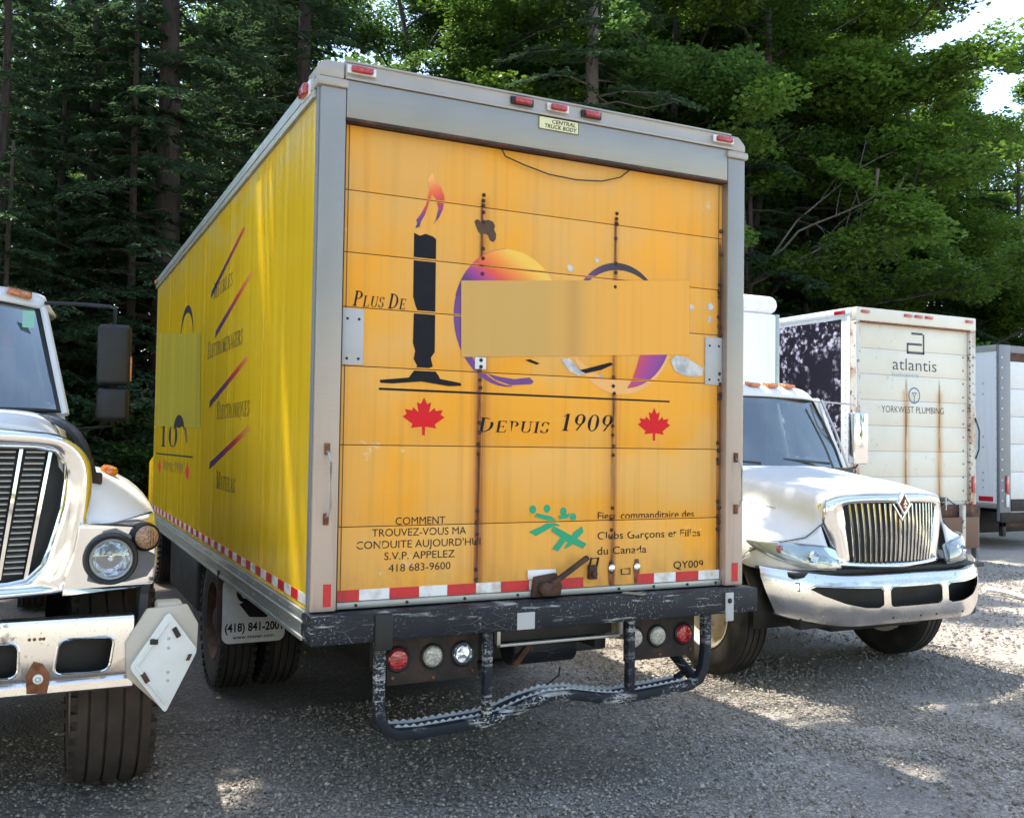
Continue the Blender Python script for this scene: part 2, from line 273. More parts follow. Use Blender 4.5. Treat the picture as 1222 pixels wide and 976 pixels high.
# ------------------------------------------------------------------ mesh helpers
def empty(name, loc=(0, 0, 0)):
    o = bpy.data.objects.new(name, None); COL.objects.link(o); o.location = loc; o.empty_display_size = .2; return o
def tag(o, label=None, cat=None, group=None, kind=None):
    if label: o['label'] = label
    if cat: o['category'] = cat
    if group: o['group'] = group
    if kind: o['kind'] = kind
    return o
class MB:
    def __init__(s): s.v = []; s.f = []; s.k = []; s.mi = 0
    def add(s, vs, fs):
        b = len(s.v); s.v += [tuple(p) for p in vs]; s.f += [tuple(i+b for i in f) for f in fs]; s.k += [s.mi]*len(fs); return s
    def box(s, x0, x1, y0, y1, z0, z1):
        vs = [(x, y, z) for x in (x0, x1) for y in (y0, y1) for z in (z0, z1)]
        return s.add(vs, [(0, 1, 3, 2), (4, 6, 7, 5), (0, 4, 5, 1), (2, 3, 7, 6), (0, 2, 6, 4), (1, 5, 7, 3)])
    def obox(s, c, ax, ay, az):     # oriented box from centre and half axes
        c, ax, ay, az = map(Vector, (c, ax, ay, az)); vs = [c+ax*i+ay*j+az*k for i in (-1, 1) for j in (-1, 1) for k in (-1, 1)]
        return s.add(vs, [(0, 1, 3, 2), (4, 6, 7, 5), (0, 4, 5, 1), (2, 3, 7, 6), (0, 2, 6, 4), (1, 5, 7, 3)])
    def bar(s, p, q, wd, th, up=(0, 0, 1)):
        p, q = Vector(p), Vector(q); d = (q-p); L = d.length; d.normalize(); a = d.cross(Vector(up)); a = a.normalized() if a.length > 1e-4 else Vector((1, 0, 0)); b = a.cross(d)
        return s.obox((p+q)/2, d*L/2, a*wd/2, b*th/2)
    def tube(s, path, r, n=8, cap=True):
        P = [Vector(p) for p in path]; R = r if isinstance(r, (list, tuple)) else [r]*len(P); vs = []; ref = None
        for i, p in enumerate(P):
            d = (P[min(i+1, len(P)-1)]-P[max(i-1, 0)]).normalized()
            if ref is None: ref = Vector((0, 0, 1)) if abs(d.z) < .9 else Vector((1, 0, 0))
            a = d.cross(ref).normalized(); b = d.cross(a).normalized(); ref = a.cross(d)*1.0 if False else ref
            vs += [p+(a*math.cos(2*PI*k/n)+b*math.sin(2*PI*k/n))*R[i] for k in range(n)]
        fs = [(i*n+k, i*n+(k+1) % n, (i+1)*n+(k+1) % n, (i+1)*n+k) for i in range(len(P)-1) for k in range(n)]
        if cap: fs += [tuple(range(n-1, -1, -1)), tuple((len(P)-1)*n+k for k in range(n))]
        return s.add(vs, fs)
    def cyl(s, p, q, r, n=16): return s.tube([p, q], r, n)
    def lathe(s, prof, o, axis, n=32, cap=True):   # prof: (distance along axis, radius)
        o, axis = Vector(o), Vector(axis).normalized(); ref = Vector((0, 0, 1)) if abs(axis.z) < .9 else Vector((1, 0, 0)); a = axis.cross(ref).normalized(); b = axis.cross(a)
        vs = [o+axis*h+(a*math.cos(2*PI*k/n)+b*math.sin(2*PI*k/n))*r for h, r in prof for k in range(n)]; m = len(prof)
        fs = [(i*n+k, i*n+(k+1) % n, (i+1)*n+(k+1) % n, (i+1)*n+k) for i in range(m-1) for k in range(n)]
        if cap: fs += [tuple(range(n-1, -1, -1)), tuple((m-1)*n+k for k in range(n))]
        return s.add(vs, fs)
    def prism(s, pts, a, b, f):      # polygon pts(2D) extruded between offsets a, b through mapping f(u, v, w)
        n = len(pts); vs = [f(u, v, a) for u, v in pts]+[f(u, v, b) for u, v in pts]
        tri = tessellate_polygon([[Vector((u, v, 0)) for u, v in pts]])
        fs = [tuple(t) for t in tri]+[tuple(i+n for i in t[::-1]) for t in tri]+[(i, (i+1) % n, n+(i+1) % n, n+i) for i in range(n)]
        return s.add(vs, fs)
    def grid(s, rows, close=False):
        n = len(rows[0]); vs = [p for r in rows for p in r]
        return s.add(vs, [(i*n+k, i*n+k+1, (i+1)*n+k+1, (i+1)*n+k) for i in range(len(rows)-1) for k in range(n-1)])
    def obj(s, name, mat, parent=None, smooth=False, bevel=0, seg=2, sub=0, solid=0, loc=None, weld=False, angle=35):
        me = bpy.data.meshes.new(name); me.from_pydata(s.v, [], s.f)
        mats = mat if isinstance(mat, (list, tuple)) else [mat]
        for m in mats: me.materials.append(M[m] if isinstance(m, str) else m)
        if len(mats) > 1: me.polygons.foreach_set('material_index', s.k)
        bm = bmesh.new(); bm.from_mesh(me)
        if weld: bmesh.ops.remove_doubles(bm, verts=bm.verts, dist=1e-4)
        bmesh.ops.recalc_face_normals(bm, faces=bm.faces)
        if bevel:
            es = [e for e in bm.edges if len(e.link_faces) == 2 and e.calc_face_angle(0) > math.radians(30)]
            bmesh.ops.bevel(bm, geom=es, offset=bevel, segments=seg, affect='EDGES', profile=.5, clamp_overlap=True)
        bm.to_mesh(me); bm.free()
        if smooth or bevel:
            me.polygons.foreach_set('use_smooth', [True]*len(me.polygons)); me.set_sharp_from_angle(angle=math.radians(angle))
        o = bpy.data.objects.new(name, me); COL.objects.link(o); o.parent = parent
        if loc: o.location = loc
        if sub:
            md = o.modifiers.new('subdivision', 'SUBSURF'); md.levels = md.render_levels = sub
        if solid:
            md = o.modifiers.new('solidify', 'SOLIDIFY'); md.thickness = solid; md.offset = -1
        return o
def boolean_cut(o, cut_mb):
    c = cut_mb.obj('cutter', 'chrome'); md = o.modifiers.new('b', 'BOOLEAN'); md.operation = 'DIFFERENCE'; md.solver = 'EXACT'; md.object = c
    dg = bpy.context.evaluated_depsgraph_get(); dg.update(); me = bpy.data.meshes.new_from_object(o.evaluated_get(dg)); mats = [m for m in o.data.materials]
    o.modifiers.clear(); me.name = o.name; o.data = me
    if not len(me.materials):
        for m in mats: me.materials.append(m)
    me.polygons.foreach_set('use_smooth', [True]*len(me.polygons)); me.set_sharp_from_angle(angle=math.radians(35))
    bpy.data.objects.remove(c); return o
def rrect(x0, x1, z0, z1, r, n=5, skew=0):
    pts = []
    for cx, cz, a in ((x1-r, z1-r, 0), (x0+r, z1-r, 90), (x0+r, z0+r, 180), (x1-r, z0+r, 270)):
        for i in range(n+1):
            t = math.radians(a+90*i/n); pts.append((cx+r*math.cos(t)+skew*(cz+r*math.sin(t)-z0), cz+r*math.sin(t)))
    return pts
def ell(cx, cz, rx, rz, a0=0, a1=360, n=28): return [(cx+rx*math.cos(math.radians(a0+(a1-a0)*i/n)), cz+rz*math.sin(math.radians(a0+(a1-a0)*i/n))) for i in range(n+(abs(a1-a0) < 360))]
def crescent(cx, cz, rx, rz, a0, a1, t0, t1, n=24):   # thickness from t0 through t1 in the middle back to t0
    o = ell(cx, cz, rx, rz, a0, a1, n); i = []
    for k in range(n, -1, -1):
        th = t0+(t1-t0)*math.sin(PI*k/n); a = math.radians(a0+(a1-a0)*k/n); i.append((cx+(rx-th)*math.cos(a), cz+(rz-th)*math.sin(a)))
    return o+i

# ------------------------------------------------------------------ flat prints (lettering, emblems)
JOINTS = [1.433, 1.828, 2.210, 2.496, 2.762, 3.066]
def poly2(polys):
    V, Fc = [], []
    for p in polys:
        b = len(V); V += list(p); Fc += [tuple(i+b for i in t) for t in tessellate_polygon([[Vector((x, y, 0)) for x, y in p]])]
    return V, Fc
def text2(s, w, h, x, z, shear=0, bold=0.):
    cu = bpy.data.curves.new('t', 'FONT'); cu.body = s; cu.resolution_u = 3; cu.offset = bold
    o = bpy.data.objects.new('t', cu); COL.objects.link(o); dg = bpy.context.evaluated_depsgraph_get(); dg.update()
    me = bpy.data.meshes.new_from_object(o.evaluated_get(dg)); V = [(v.co.x, v.co.y) for v in me.vertices]; Fc = [tuple(p.vertices) for p in me.polygons]
    bpy.data.objects.remove(o); bpy.data.meshes.remove(me)
    x0, x1 = min(v[0] for v in V), max(v[0] for v in V); H = .69
    return [(x+(a-x0)/(x1-x0)*w+shear*(b/H*h), z+b/H*h) for a, b in V], Fc
T_, t_ = .155, .05
def seg(x0, y0, x1, y1, t, horiz=False):
    if abs(x1-x0) > abs(y1-y0) and horiz is not None and abs(y1-y0) < .3: return [(x0, y0-t/2), (x1, y1-t/2), (x1, y1+t/2), (x0, y0+t/2)]
    return [(x0-t/2, y0), (x0+t/2, y0), (x1+t/2, y1), (x1-t/2, y1)]
def srf(x, y, w=.16): return seg(x-w, y+(t_/2 if y < .5 else -t_/2), x+w, y+(t_/2 if y < .5 else -t_/2), t_)
def stem(x, y0=0, y1=1, t=T_): return [seg(x, y0, x, y1, t)]+([srf(x, y0)] if y0 == 0 else [])+([srf(x, y1)] if y1 == 1 else [])
def bow(cx, cy, rx, ry, a0, a1, n=14, th=T_):
    o, i = [], []
    for k in range(n+1):
        a = math.radians(a0+(a1-a0)*k/n); tt = t_+(th-t_)*abs(math.cos(a))**1.5
        o.append((cx+rx*math.cos(a), cy+ry*math.sin(a))); i.append((cx+(rx-tt)*math.cos(a), cy+(ry-t_-(tt-t_)*.3)*math.sin(a)))
    return [o+i[::-1]]
GL = {
 'I': (.42, stem(.21)), 'L': (.76, stem(.2)+[seg(.2, .025, .7, .025, t_), seg(.66, 0, .72, .24, t_)]),
 'E': (.78, stem(.2)+[seg(.2, .025, .68, .025, t_), seg(.2, .5, .52, .5, t_), seg(.2, .975, .66, .975, t_), seg(.66, 0, .72, .24, t_), seg(.64, .78, .66, 1, t_), seg(.52, .4, .52, .6, t_)]),
 'D': (.86, stem(.2)+bow(.25, .5, .53, .5, 90, -90)), 'P': (.74, stem(.2)+bow(.28, .73, .40, .27, 90, -90)),
 'R': (.86, stem(.2)+bow(.28, .74, .38, .26, 90, -90)+[seg(.42, .48, .72, 0, T_), srf(.74, 0, .1)]), 'B': (.78, stem(.2)+bow(.28, .76, .34, .24, 90, -90)+bow(.28, .27, .42, .27, 90, -90)),
 'U': (.88, [seg(.2, .3, .2, 1, T_), srf(.2, 1), seg(.7, .3, .7, 1, t_), srf(.7, 1, .12)]+bow(.45, .32, .32, .32, 180, 360, th=.12)),
 'S': (.62, bow(.31, .74, .26, .26, 20, 250, th=.13)+bow(.31, .27, .27, .27, -160, 100, th=.14)+[seg(.53, .72, .53, .96, t_), seg(.06, .04, .06, .3, t_)]),
 'M': (1.1, [seg(.2, 0, .2, 1, t_), srf(.2, 0, .12), seg(.22, 1, .52, 0, T_), seg(.54, 0, .86, 1, t_), srf(.16, 1, .12)]+stem(.88)),
 'N': (.92, [seg(.2, 0, .2, 1, t_), srf(.2, 0, .12), srf(.16, 1, .12), seg(.22, 1, .72, 0, T_), seg(.76, 0, .76, 1, t_), srf(.76, 1, .12)]),
 'T': (.78, stem(.38)+[seg(.04, .975, .72, .975, t_), seg(.05, .75, .05, 1, t_), seg(.71, .75, .71, 1, t_)]),
 'C': (.80, bow(.46, .5, .42, .5, 40, 320)+[seg(.76, .66, .76, .98, t_)]), 'G': (.86, bow(.46, .5, .42, .5, 40, 320)+[seg(.76, .66, .76, .98, t_), seg(.74, .06, .74, .42, .13), srf(.72, .42, .13)]),
 'O': (.88, bow(.44, .5, .42, .5, 0, 180)+bow(.44, .5, .42, .5, 180, 360)), 'Q': (.88, bow(.44, .5, .42, .5, 0, 180)+bow(.44, .5, .42, .5, 180, 360)+[seg(.42, .05, .78, -.2, .09)]),
 'A': (.86, [seg(.12, 0, .42, 1, t_), seg(.44, 1, .74, 0, T_), srf(.12, 0, .12), srf(.74, 0, .14), seg(.24, .34, .6, .34, t_)]),
 '1': (.56, [seg(.28, 0, .28, 1, T_), srf(.28, 0), seg(.08, .84, .26, .95, t_)]), '0': (.66, bow(.33, .5, .29, .5, 0, 180)+bow(.33, .5, .29, .5, 180, 360)),
 '9': (.66, bow(.33, .68, .27, .32, 0, 180)+bow(.33, .68, .27, .32, 180, 360)+[seg(.24, .03, .53, .62, .09)]), ' ': (.35, []), "'": (.62, [seg(.3, 1.05, .4, 1.22, .06)])}
def serif2(s, w, h, x, z, shear=.22, caps=1.0, skip=()):
    polys, cx, first = [], 0, True
    for i, ch in enumerate(s):
        acc = ch == 'É'; ch2 = 'E' if acc else ch
        wd, ps = GL[ch2]; sc = 1. if (first or ch.isdigit()) else caps
        if i not in skip:
            for p in ps+([seg(.35, 1.05, .5, 1.2, .07)] if acc else []): polys.append([((cx+u*sc), v*sc) for u, v in p])
        cx += (wd+.06)*sc; first = ch == ' '
    k = w/cx
    return poly2([[(x+u*k+shear*v*h, z+v*h) for u, v in p] for p in polys])
def decal(name, vf, mat, parent, off=.0015, where='door', cuts=True, label=None, yd=.05, gap=.006, worn=()):
    V, Fc = vf
    bm = bmesh.new(); vs = [bm.verts.new((a, b, 0)) for a, b in V]
    for f in Fc:
        try: bm.faces.new([vs[i] for i in f])
        except Exception: pass
    if where == 'door' and cuts:
        for j in JOINTS:
            for q in (j-gap, j+gap): bmesh.ops.bisect_plane(bm, geom=bm.verts[:]+bm.edges[:]+bm.faces[:], plane_co=(0, q, 0), plane_no=(0, 1, 0))
            bmesh.ops.delete(bm, geom=[f for f in bm.faces if abs(f.calc_center_median().y-j) < gap], context='FACES')
    for (wx0, wx1, wz0, wz1) in worn:
        for co, no in (((wx0, 0, 0), (1, .25, 0)), ((wx1, 0, 0), (1, -.2, 0)), ((0, wz0, 0), (.05, 1, 0)), ((0, wz1, 0), (-.05, 1, 0))): bmesh.ops.bisect_plane(bm, geom=bm.verts[:]+bm.edges[:]+bm.faces[:], plane_co=co, plane_no=no)
        bmesh.ops.delete(bm, geom=[f for f in bm.faces if wx0 < f.calc_center_median().x < wx1 and wz0 < f.calc_center_median().y < wz1], context='FACES')
    for v in bm.verts:
        a, b = v.co.x, v.co.y
        if where == 'door': v.co = (a, yd-off, b)
        elif where == 'side': v.co = (-.002-off, a, b)
        else: v.co = where(a, b, off)
    me = bpy.data.meshes.new(name); bm.to_mesh(me); bm.free(); me.materials.append(M[mat])
    o = bpy.data.objects.new(name, me); COL.objects.link(o); o.parent = parent
    if label: o['label'] = label
    return o
LEAFPTS = [(0, 1), (.12, .72), (.27, .80), (.20, .38), (.40, .58), (.45, .45), (.72, .50), (.64, .30), (.80, .20), (.42, -.10), (.48, -.26), (.06, -.20), (.05, -.55)]
def maple(cx, cz, h):
    p = LEAFPTS+[(-a, b) for a, b in LEAFPTS[::-1][:-1]]; k = h/1.55
    return poly2([[(cx+a*k*1.15, cz+(b-.22)*k) for a, b in p]])

# ------------------------------------------------------------------ ground
def build_ground():
    rng = np.random.default_rng(3)
    xs = np.concatenate([np.linspace(-900, -12, 10), np.linspace(-10, 16, 105), np.linspace(20, 900, 10)]); ys = np.concatenate([np.linspace(-900, -9, 8), np.linspace(-7, 14, 85), np.linspace(18, 900, 10)])
    def h(x, y):
        if -10 <= x <= 16 and -7 <= y <= 14: return .012*math.sin(x*2.1+.6*math.sin(y*1.3))*math.sin(y*1.7+x*.4)+.008*math.sin(x*5.3+y*3.1)-.012+float(rng.normal(0, .0025))
        return -.02
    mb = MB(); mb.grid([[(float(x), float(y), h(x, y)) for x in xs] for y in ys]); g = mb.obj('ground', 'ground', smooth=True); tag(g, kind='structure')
    # loose stones, one joined object
    def stones(n, x0, x1, y0, y1, s0, s1):
        c = np.stack([rng.uniform(x0, x1, n), rng.uniform(y0, y1, n), np.zeros(n)], 1); r = s0+(s1-s0)*rng.random(n)**3
        X_, Y_ = c[:, 0], c[:, 1]; pat = .5+.25*np.sin(X_*1.9+1.3*np.sin(Y_*1.1))+.25*np.sin(Y_*2.7+X_*.8+2*np.sin(X_*1.4)); track = np.exp(-((X_-3.05-.12*Y_)/.16)**2)+np.exp(-((X_-4.75-.12*Y_)/.16)**2); kp = rng.random(n) < np.clip(.30+.85*pat-.55*track, .12, 1); kp &= ~((Y_ > 1.2+.5*np.sin(X_*3)) & (X_ < 2.3) & (rng.random(n) < .6)); c, r = c[kp], r[kp]; n = len(c)
        base = np.array([(1, 0, 0), (0, 1, 0), (-1, 0, 0), (0, -1, 0), (0, 0, .75), (0, 0, -.5)]); v = base[None]*(1+rng.normal(0, .28, (n, 6, 1)))
        a = rng.uniform(0, 2*PI, n); ca, sa = np.cos(a), np.sin(a); st = rng.uniform(.7, 1.4, n)
        X = v[:, :, 0]*st[:, None]; Y = v[:, :, 1]; v2 = np.stack([X*ca[:, None]-Y*sa[:, None], X*sa[:, None]+Y*ca[:, None], v[:, :, 2]+rng.normal(0, .15, (n, 6))], 2)*r[:, None, None]+c[:, None]
        v2[:, :, 2] += r[:, None]*.2
        f = np.array([(0, 1, 4), (1, 2, 4), (2, 3, 4), (3, 0, 4), (1, 0, 5), (2, 1, 5), (3, 2, 5), (0, 3, 5)]); F = f[None]+np.arange(n)[:, None, None]*6
        return v2.reshape(-1, 3), F.reshape(-1, 3), np.repeat(rng.choice(4, n, p=[.36, .38, .20, .06]), 8)
    parts = [stones(100000, -2.2, 6.5, -1.6, 2.2, .0045, .015), stones(22000, 2.5, 13, 1.5, 7, .008, .022), stones(1500, -3, 9, -1.6, 4, .014, .026)]
    V = np.concatenate([p[0] for p in parts]); off = np.cumsum([0]+[len(p[0]) for p in parts[:-1]]); Fc = np.concatenate([p[1]+o for p, o in zip(parts, off)]); mi = np.concatenate([p[2] for p in parts])
    o = np_mesh('gravel', V, Fc, ['gravel_stone_a', 'gravel_stone_b', 'gravel_stone_c', 'gravel_stone_d'], mi); tag(o, 'loose grey crushed stone scattered over the yard', 'gravel', kind='stuff')
    mb = MB(); rows = []
    for j, y in enumerate(np.linspace(9.2, 60, 22)):
        rows.append([(float(x), float(y), -.03+max(0, min(1, (y-9.2)/9))*1.1+.10*math.sin(x*1.3+y)*min(1, (y-9.2)/2)+.02*(max(y-18, 0))) for x in np.linspace(-30, 7.0, 60)])
    mb.grid(rows); g = mb.obj('forest_floor', 'litter', smooth=True); tag(g, kind='structure')
def np_mesh(name, V, Fc, mats, mi=None, parent=None):
    V = np.ascontiguousarray(V, dtype=np.float32); Fc = np.ascontiguousarray(Fc, dtype=np.int32); k = Fc.shape[1]
    me = bpy.data.meshes.new(name); me.vertices.add(len(V)); me.vertices.foreach_set('co', V.ravel()); me.loops.add(Fc.size); me.loops.foreach_set('vertex_index', Fc.ravel())
    me.polygons.add(len(Fc)); me.polygons.foreach_set('loop_start', np.arange(0, Fc.size, k, dtype=np.int32))
    for m in mats: me.materials.append(M[m])
    if mi is not None: me.polygons.foreach_set('material_index', np.ascontiguousarray(mi, dtype=np.int32))
    me.update(calc_edges=True)
    o = bpy.data.objects.new(name, me); COL.objects.link(o); o.parent = parent; return o
build_ground()
def fallen():
    rng = np.random.default_rng(8); n = 900; C_ = np.stack([rng.uniform(-3, 10, n), rng.uniform(-1.6, 6, n), rng.uniform(.008, .02, n)], 1); N = rng.normal(0, .25, (n, 3)); N[:, 2] = 1; N /= np.linalg.norm(N, axis=1)[:, None]; D = rng.normal(0, 1, (n, 3)); D -= N*np.sum(D*N, 1)[:, None]; D /= np.linalg.norm(D, axis=1)[:, None]; L = rng.uniform(.015, .05, n)
    S_ = np.cross(N, D); V = np.stack([C_-D*L[:, None]/2, C_+S_*L[:, None]*.28+N*.004, C_+D*L[:, None]/2, C_-S_*L[:, None]*.28+N*.004], 1).reshape(-1, 3)
    o = np_mesh('fallen_leaves', V, np.arange(4*n).reshape(n, 4), ['litter']); tag(o, 'dry brown leaf scraps scattered over the gravel', 'leaves', kind='stuff')
fallen()

# ------------------------------------------------------------------ wheels
def wheel(cx, cy, cz, side, parent, width=.28, R=.51, tread='tread', rim='wheel_white', grooves=True, steer=0, label=None):
    """side = -1: the outside faces -x"""
    o, ax = (0, 0, 0), (side, 0, 0); w2 = width/2
    prof = [(-w2+.02, R-.20), (-w2, R-.15), (-w2+.005, R-.06), (-w2+.03, R-.012)]
    if grooves:
        gx = [-.30, -.10, .10, .30]; last = -w2+.03
        for gq in gx: c = gq*width; prof += [(c-.007, R), (c-.006, R-.014), (c+.006, R-.014), (c+.007, R)]
    prof += [(w2-.03, R-.012), (w2-.005, R-.06), (w2, R-.15), (w2-.02, R-.20)]
    mb = MB(); mb.lathe(prof, o, ax, 56, cap=False); prof2 = [(w2-.02, R-.20), (-w2+.02, R-.20)]; mb.lathe(prof2, o, ax, 56, cap=False)
    w_ = mb.obj('wheel', tread, parent, smooth=True, weld=True, loc=(cx, cy, cz)); w_.rotation_euler = (0, 0, steer)
    # rim as sub-part: dish, hub, nuts
    rb = MB(); e = w2-.015; rr = R-.205
    rb.lathe([(-e, rr), (-e+.02, rr-.02), (-.02, rr-.03), (e-.05, rr-.04), (e-.02, rr-.015), (e, rr), (e, rr-.012), (e-.03, rr-.035), (e-.06, rr-.05), (.0, rr-.07), (-.02, rr-.10), (.02, .10), (.05, .085), (.09, .08), (.10, .05), (.10, 0.001)], o, ax, 40)
    for k in range(10):
        a = 2*PI*k/10; c = Vector((side*(.005), .143*math.cos(a), .143*math.sin(a))); rb.cyl(c, c+Vector((side*.035, 0, 0)), .016, 6)
    rb.obj('rim', rim, w_, smooth=True)
    if label == 'steer' : return w_
    sb = MB()
    for k in range(40):
        a = 2*PI*k/40
        for sg in (-1, 1):
            c = Vector((sg*(w2-.012), (R-.035)*math.cos(a), (R-.035)*math.sin(a))); d = Vector((0, math.cos(a), math.sin(a))); tg = Vector((0, -math.sin(a), math.cos(a))); sb.obox(c, Vector((.016, 0, 0)), d*.020, tg*.018)
    q = sb.obj('shoulder_lug', tread, w_); q['kind'] = 'stuff'
    return w_

# ------------------------------------------------------------------ the yellow box truck
def bolts(pts, r, d, parent, name='bolt', mat='rust', ax=(0, -1, 0), n=8):
    mb = MB(); a = Vector(ax)
    for p in pts: p = Vector(p); mb.lathe([(-.002, r), (d*.5, r), (d, r*.55)], p, a, n)
    o = mb.obj(name, mat, parent, smooth=True); o['kind'] = 'stuff'; return o
def yellow_truck():
    T = empty('box_truck'); tag(T, 'yellow box truck in the middle seen from its rusted rear door', 'box truck')
    W, L, Z0, Z1 = 2.55, 6.8, 1.04, 3.583
    # side skin: six sheets
    n = 6; y0 = .062
    for i in range(n):
        a, b = y0+(L-y0)*i/n, y0+(L-y0)*(i+1)/n
        MB().box(-.002, .02, a+.0015, b-.0015, 1.045, 3.50).obj('side_sheet', 'side', T, bevel=.002, seg=1)
    MB().box(W-.02, W, y0, L, 1.045, 3.50).obj('side_wall', 'side', T)
    MB().box(.0, W, L, L+.05, 1.0, 3.52).obj('front_wall', 'rail', T, bevel=.01)
    MB().box(.03, W-.03, .12, L, 3.53, 3.56).obj('roof', 'alu', T)
    # top side rail (two ribs)
    for sx in (0, 1):
        mb = MB(); x0 = -.022 if not sx else W-.03; x1 = x0+.052
        mb.box(x0, x1, .07, L+.03, 3.495, 3.60); mb.box(x0-.006 if not sx else x0+.01, x1 if not sx else x1+.006, .07, L+.03, 3.53, 3.545); mb.obj('roof_side_rail', 'alu', T, bevel=.006)
        mb = MB(); x0 = -.018 if not sx else W-.03
        mb.box(x0, x0+.05, .062, L+.03, .905, 1.042); mb.box(x0-.008 if not sx else x0+.02, x0+.03 if not sx else x0+.06, .062, L+.03, .905, .925); mb.box(x0-.010 if not sx else x0+.02, x0+.03 if not sx else x0+.06, .062, L+.03, .985, .997); mb.obj('floor_side_rail', 'alu', T, bevel=.003)
    MB().box(.05, W-.05, .1, L, .97, 1.03).obj('floor', 'chassis_black', T)
    # side reflective strip: alternating blocks
    mb = MB(); k = 0; y = .075
    while y < L-.02:
        e = min(y+.145, L-.01); mb.mi = k % 2; mb.box(-.0045, -.0015, y, e-.002, 1.068, 1.118); y = e; k += 1
    mb.obj('reflective_strip', ['tapewhite', 'tapered'], T)
    bolts([(-.006, yy, z) for yy in np.arange(.2, 6.7, .30) for z in (3.52,)], .006, .004, T, 'rivet', 'alu', (-1, 0, 0), 6)
    bolts([(-.019, yy, z) for yy in np.arange(.1, 6.7, .22) for z in (1.02, .955)], .007, .004, T, 'rivet', 'alu', (-1, 0, 0), 6)
    # rear frame
    for sx in (0, 1):
        x0, x1 = (0.0, .125) if not sx else (W-.125, W)
        p = MB().box(x0, x1, 0, .12, Z0+.002, Z1-.045).obj('corner_post', 'steel', T, bevel=.008)
        if not sx: MB().box(-.008, .004, .018, .058, .91, Z1-.03).obj('corner_post_flange', 'grey_post', p, bevel=.003)
        mb = MB(); xe = -.02 if not sx else x0-.01; mb.box(xe, xe+.155, -.012, .16, Z1-.045, Z1+.0); mb.obj('post_cap', 'rail', p, bevel=.014)
        mb = MB(); xe = (-.02, .115) if not sx else (x0+.02, W+.015); mb.prism([(xe[0]+.01, Z1), (xe[1], Z1), (xe[1], Z1+.085), (xe[0]+.05, Z1+.085), (xe[0]+.01, Z1+.065)] if not sx else [(xe[0], Z1), (xe[1]-.01, Z1), (xe[1]-.01, Z1+.04), (xe[1]-.06, Z1+.09), (xe[0], Z1+.09)], .0, .22, lambda u, v, w_: (u, w_, v)); mb.obj('roof_corner_casting', 'rail', p, bevel=.012)
        MB().box(x0+.06 if not sx else x0+.045, x0+.098 if not sx else x0+.088, -.0025, .001, 1.066, 1.172).obj('red_reflector', 'tapered', p)
        # grab handle
        hx = .065 if not sx else W-.058; zt, zb = (1.80, 1.485) if not sx else (1.775, 1.49)
        mb = MB(); mb.tube([(hx, -.002, zt), (hx, -.035, zt-.012), (hx+.008, -.048, zt-.05), (hx+.008, -.048, zb+.05), (hx, -.035, zb+.012), (hx, -.002, zb)], .0065, 8)
        hd = mb.obj('grab_handle', 'silver_paint', p, smooth=True)
        [MB().box(hx-.013, hx+.013, -.012, -.001, a, b).obj('handle_foot', 'orangerust', hd, bevel=.003) for a, b in ((zt-.02, zt+.035), (zb-.035, zb+.02))]
    MB().box(.1265, W-.1265, .002, .11, 3.394, 3.585).obj('door_header', 'steel', T, bevel=.006)
    MB().box(.1265, W-.1265, -.004, .03, 3.386, 3.402).obj('header_drip_lip', 'rust', T, bevel=.003)
    mb = MB(); mb.prism([(.0, 3.587), (-.006, 3.587), (-.006, 3.600), (.004, 3.604), (.010, 3.668), (.0, 3.672), (.004, 3.682), (.03, 3.684), (.12, 3.684), (.2, 3.60), (.12, 3.587)], .118, W-.10, lambda u, v, w_: (w_, u, v)); mb.obj('roof_rear_rail', 'rail', T, bevel=.002)
    # marker lamps
    for (pa, pb, back) in (((417, 86), (446, 92), 1), ((612, 120), (634, 127), 0), ((655, 128), (676, 135), 1), ((696, 134), (715, 142), 0), ((853, 162), (873, 173), 1)):
        a, b = at(*pa, 0), at(*pb, 0); z = 3.637; h = .016
        l = MB().box(a.x+.006, b.x-.006, -.030, .004, z-h, z+h).obj('marker_lamp', 'red_lens', T, bevel=.009, seg=3)
        MB().box(a.x-.012, b.x+.012, -.008, .007, z-h-.004, z+h+.004).obj('lamp_base', 'tapewhite' if back else 'black_plastic', l, bevel=.004)
    l = MB().box(-.055, -.024, .13, .24, 3.53, 3.585).obj('marker_lamp', 'red_lens', T, bevel=.01, seg=3); MB().box(-.030, -.020, .10, .27, 3.52, 3.595).obj('lamp_base', 'tapewhite', l, bevel=.003)
    l = MB().box(-.05, -.024, L-.12, L-.02, 3.53, 3.575).obj('marker_lamp', 'amber_lens', T, bevel=.01, seg=3)
    pl = MB().box(1.168, 1.410, -.0035, .001, 3.512, 3.580).obj('maker_plate', 'label_cream', T)
    fp = lambda a, b, off: (a, -.0035-off, b)
    decal('lettering', text2('CENTRAL', .145, .020, 1.245, 3.550, .2, .012), 'black_print', pl, .0008, fp)
    decal('lettering', text2('TRUCK BODY', .195, .021, 1.20, 3.522, .2, .012), 'black_print', pl, .0008, fp)
    mb = MB()
    for a in ((1.168, 1.41, 3.512, 3.5145), (1.168, 1.41, 3.5775, 3.58), (1.168, 1.1705, 3.512, 3.58), (1.4075, 1.41, 3.512, 3.58)): mb.box(a[0], a[1], -.0045, -.003, a[2], a[3])
    mb.obj('plate_border', 'black_print', pl)
    # roll-up door: seven panels
    D = empty('roll_up_door'); D.parent = T
    zs = [1.075]+JOINTS+[3.386]
    for a, b in zip(zs[:-1], zs[1:]):
        MB().box(.134, 2.424, .05, .075, a+.0018, b-.0018).obj('door_panel', 'door', D, bevel=.003, seg=2)
    MB().box(.134, 2.424, .056, .08, 1.06, 3.39).obj('door_backing', 'rust', D)
